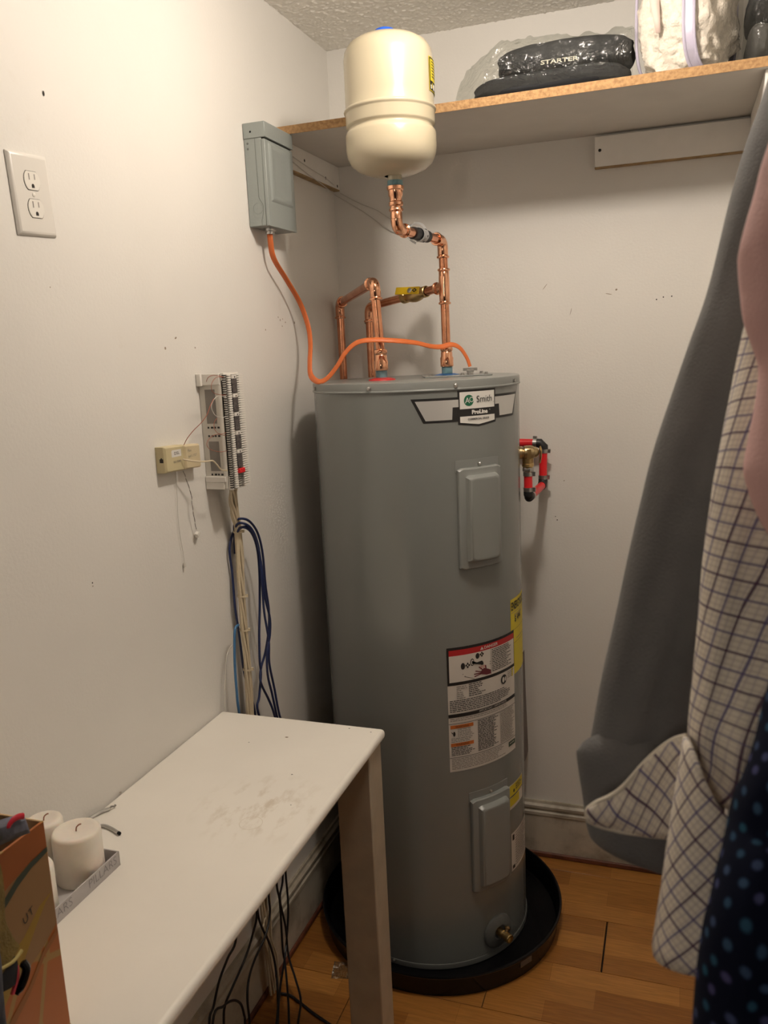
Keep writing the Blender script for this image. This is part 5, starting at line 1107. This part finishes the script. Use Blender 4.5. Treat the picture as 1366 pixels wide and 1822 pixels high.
m = MB(); q0 = cb_ + Rz @ Vector((-.012, -(hb[1] + .0035), .02)); m.grid([[q0 + Vector((-.012 + .010 * t + w__ * (.010 - .006 * abs(t)), -.001, -.07 * t)) for w__ in (-1, 0, 1)] for t in (-1, -.5, 0, .5, .9)], mat('pale_pink_tag', (.66, .52, .46), .7)); m.build('tag', bl, solid=.002, label='pale pink tag under the vinyl')
db = thing('dark_bundle', 'black bundle in clear plastic at the far right end of the shelf', 'bundle', (1.09, -.25, ZS))
lump('cloth', (1.108, -.265, ZS + .125), (.0255, .120, .026), .6, BLACKCL, .10, db, 16, 0, seed=7.7)
lump('lower_cloth', (1.108, -.255, ZS + .045), (.0235, .115, .044), .6, mat('charcoal_cloth', (.05, .047, .045), .8, bump=.3, bs=60), .08, db, 16, 0, seed=3.7)
lump('clear_wrap', (1.1075, -.262, ZS + .082), (.0265, .130, .080), .6, FILM, .06, db, 20, 0, seed=9.1)

# ================================================================ HANGING CLOTHES
def loft(rows_in, mt, name, parent, nseg=40, fold=.004, fs=9.0, seed=0.0, ups=5, cap=True):
    """soft sleeve: ellipse sections between left and right edge points"""
    Ls = smooth([r_[0] for r_ in rows_in], ups); Rs = smooth([r_[1] for r_ in rows_in], ups)
    ths = [v_.x for v_ in smooth([(r_[2], 0, 0) for r_ in rows_in], ups)]
    m = MB(); rows_ = []; uvs = []; vlen = 0; prev = None
    for k, (l, r_, th) in enumerate(zip(Ls, Rs, ths)):
        c = (l + r_) / 2; hw = (r_ - l) / 2; T = (Ls[min(k + 1, len(Ls) - 1)] - Ls[max(k - 1, 0)]).normalized()
        nrm = hw.cross(T).normalized()
        if nrm.y > 0: nrm = -nrm
        if prev is not None: vlen += (c - prev).length
        prev = c; row = []; uv = []
        for i in range(nseg + 1):
            a_ = 2 * pi * i / nseg
            f_ = fold * (nz((math.cos(a_) * 2.2 + seed, math.sin(a_) * 2.2, vlen * fs)) + .6 * nz((math.cos(a_) * 5 + seed, math.sin(a_) * 5, vlen * fs * .5)))
            edge = 1 - abs(math.cos(a_)) ** 6
            row.append(c + hw * math.cos(a_) + nrm * (th * math.sin(a_) + f_ * (2 if math.sin(a_) > 0 else 1) * edge))
            uv.append((hw.length * 2.3 * a_ / pi, vlen))
        rows_.append(row); uvs.append(uv)
    m.grid(rows_, mt, uvs)
    return m.build(name, parent, sharp=85)
def shirt_body(parent, y, mt, x0=1.09, x1=1.56, zt=1.80, zb=1.0):
    m = MB(); rows_ = []; uvs = []
    for j in range(15):
        t = j / 14; z = zt - (zt - zb) * t; k = min(1, .30 + t * 5); row = []; uv = []
        for i in range(33):
            a_ = 2 * pi * i / 32; xc = (x0 + x1) / 2
            row.append((xc + (x1 - x0) / 2 * k * math.cos(a_), y + (.035 * min(1, .3 + t * 4)) * math.sin(a_) + .006 * nz((a_ * 2, z * 4, y)), z)); uv.append((a_ * .15, z))
        rows_.append(row); uvs.append(uv)
    m.grid(rows_, mt, uvs); m.build('body', parent, sharp=85)
def hanger(y, label):
    t = thing('clothes_hanger', label, 'hanger', (1.325, y, 1.80))
    m = MB(); m.tube(smooth([(1.12, y, 1.765), (1.22, y, 1.800), (1.325, y, 1.822), (1.43, y, 1.800), (1.53, y, 1.765)], 4), .006, BLACKP, 8)
    m.tube([(1.12, y, 1.765), (1.53, y, 1.765)], .004, BLACKP, 8); m.build('arms', t)
    m = MB(); m.tube(smooth([(1.325, y, 1.82), (1.325, y, 1.885), (1.343, y, 1.915), (1.343, y, 1.935), (1.325, y, 1.9535), (1.306, y, 1.94), (1.306, y, 1.925)], 5), .0018, STEEL, 8); m.build('hook', t)
m = MB(); m.tube([(1.325, -.451, 1.935), (1.325, -2.849, 1.935)], .0155, STEEL, 20); tag(m.build('clothes_rail'), 'round steel clothes rail along the right side of the room', 'rail')
CL = 'clothes hanging on the right'
g1 = thing('grey_shirt', 'dark grey shirt hanging at the right, its sleeve nearest the back wall', 'shirt', (1.32, -1.66, 1.0))
loft(PTS['grey_sleeve'], GREYSH, 'sleeve', g1, fold=.006, fs=6, seed=2.0); loft(PTS['grey_cuff'], GREYSH, 'cuff', g1, fold=.0012, seed=5.0)
shirt_body(g1, -1.63, GREYSH); hanger(-1.63, 'black hanger under the dark grey shirt')
g2 = thing('check_shirt', 'cream shirt with purple checks, its open cuff folded out', 'shirt', (1.32, -1.80, 1.0))
loft(PTS['check_sleeve'], CHK, 'sleeve', g2, fold=.005, fs=7, seed=7.0)
def sheet(cols_, mt, name, parent, th=.0016, nv=10, bulge=0.0, low=False):
    T_ = smooth([c[0] for c in cols_], 4); B_ = smooth([c[1] for c in cols_], 4); m = MB(); rows_ = []; uvs = []; ul = 0; prev = None
    for a_, b_ in zip(T_, B_):
        c = b_ if low else (a_ + b_) / 2
        if prev is not None: ul += (c - prev).length
        prev = c; row = []; uv = []
        for j in range(nv + 1):
            t = j / nv; p = a_.lerp(b_, t); p = p + Vector((-.2, -.95, 0)) * (.003 * nz((ul * 30, t * 2, 4)) + bulge * math.sin(pi * t))
            row.append(p); uv.append((ul, (a_ - b_).length * (t - 1 if low else t)))
        rows_.append(row); uvs.append(uv)
    m.grid(rows_, mt, uvs); return m.build(name, parent, solid=th, sharp=85)
HEM = mat('cream_hem', (.72, .66, .55), .85)
sheet(PTS['cuff_flap'], CHK2, 'cuff_flap', g2, .003, bulge=.003); sheet(PTS['cuff_front'], CHK3, 'cuff', g2, .003, 14, bulge=.004, low=True)
m = MB(); m.tube(smooth([c[0] for c in PTS['cuff_flap']], 4), .0018, HEM, 8); m.tube(smooth([PTS['cuff_flap'][0][0], (Vector(PTS['cuff_flap'][0][0]) + Vector(PTS['cuff_flap'][0][1])) / 2 + Vector((-.001, 0, 0)), PTS['cuff_flap'][0][1]], 4), .0018, HEM, 8); m.tube(smooth([c[1] for c in PTS['cuff_flap']], 4), .0014, HEM, 8); m.build('cuff_hem', g2)
shirt_body(g2, -1.77, CHK); hanger(-1.77, 'black hanger under the check shirt')
g3 = thing('pink_top', 'dusty pink cotton top hanging at the right edge in front of the check shirt', 'top', (1.32, -1.90, 1.0))
loft(PTS['pink_sleeve'], PINKSH, 'sleeve', g3, fold=.004, fs=8, seed=11.0); shirt_body(g3, -1.89, PINKSH); hanger(-1.89, 'black hanger under the pink top')
g4 = thing('navy_dotted_dress', 'dark navy dotted dress hanging nearest the viewer at the lower right', 'dress', (1.32, -2.0, .9))
loft(PTS['navy_body'], NAVY, 'skirt', g4, fold=.005, fs=7, seed=14.0)
sheet([(a_, b_) for a_, b_ in zip([r_[0] for r_ in PTS['navy_hem']], [r_[1] for r_ in PTS['navy_hem']])], LINING, 'lining', g4, .001, 4)
shirt_body(g4, -2.02, NAVY, zb=.95); hanger(-2.02, 'black hanger under the navy dress')
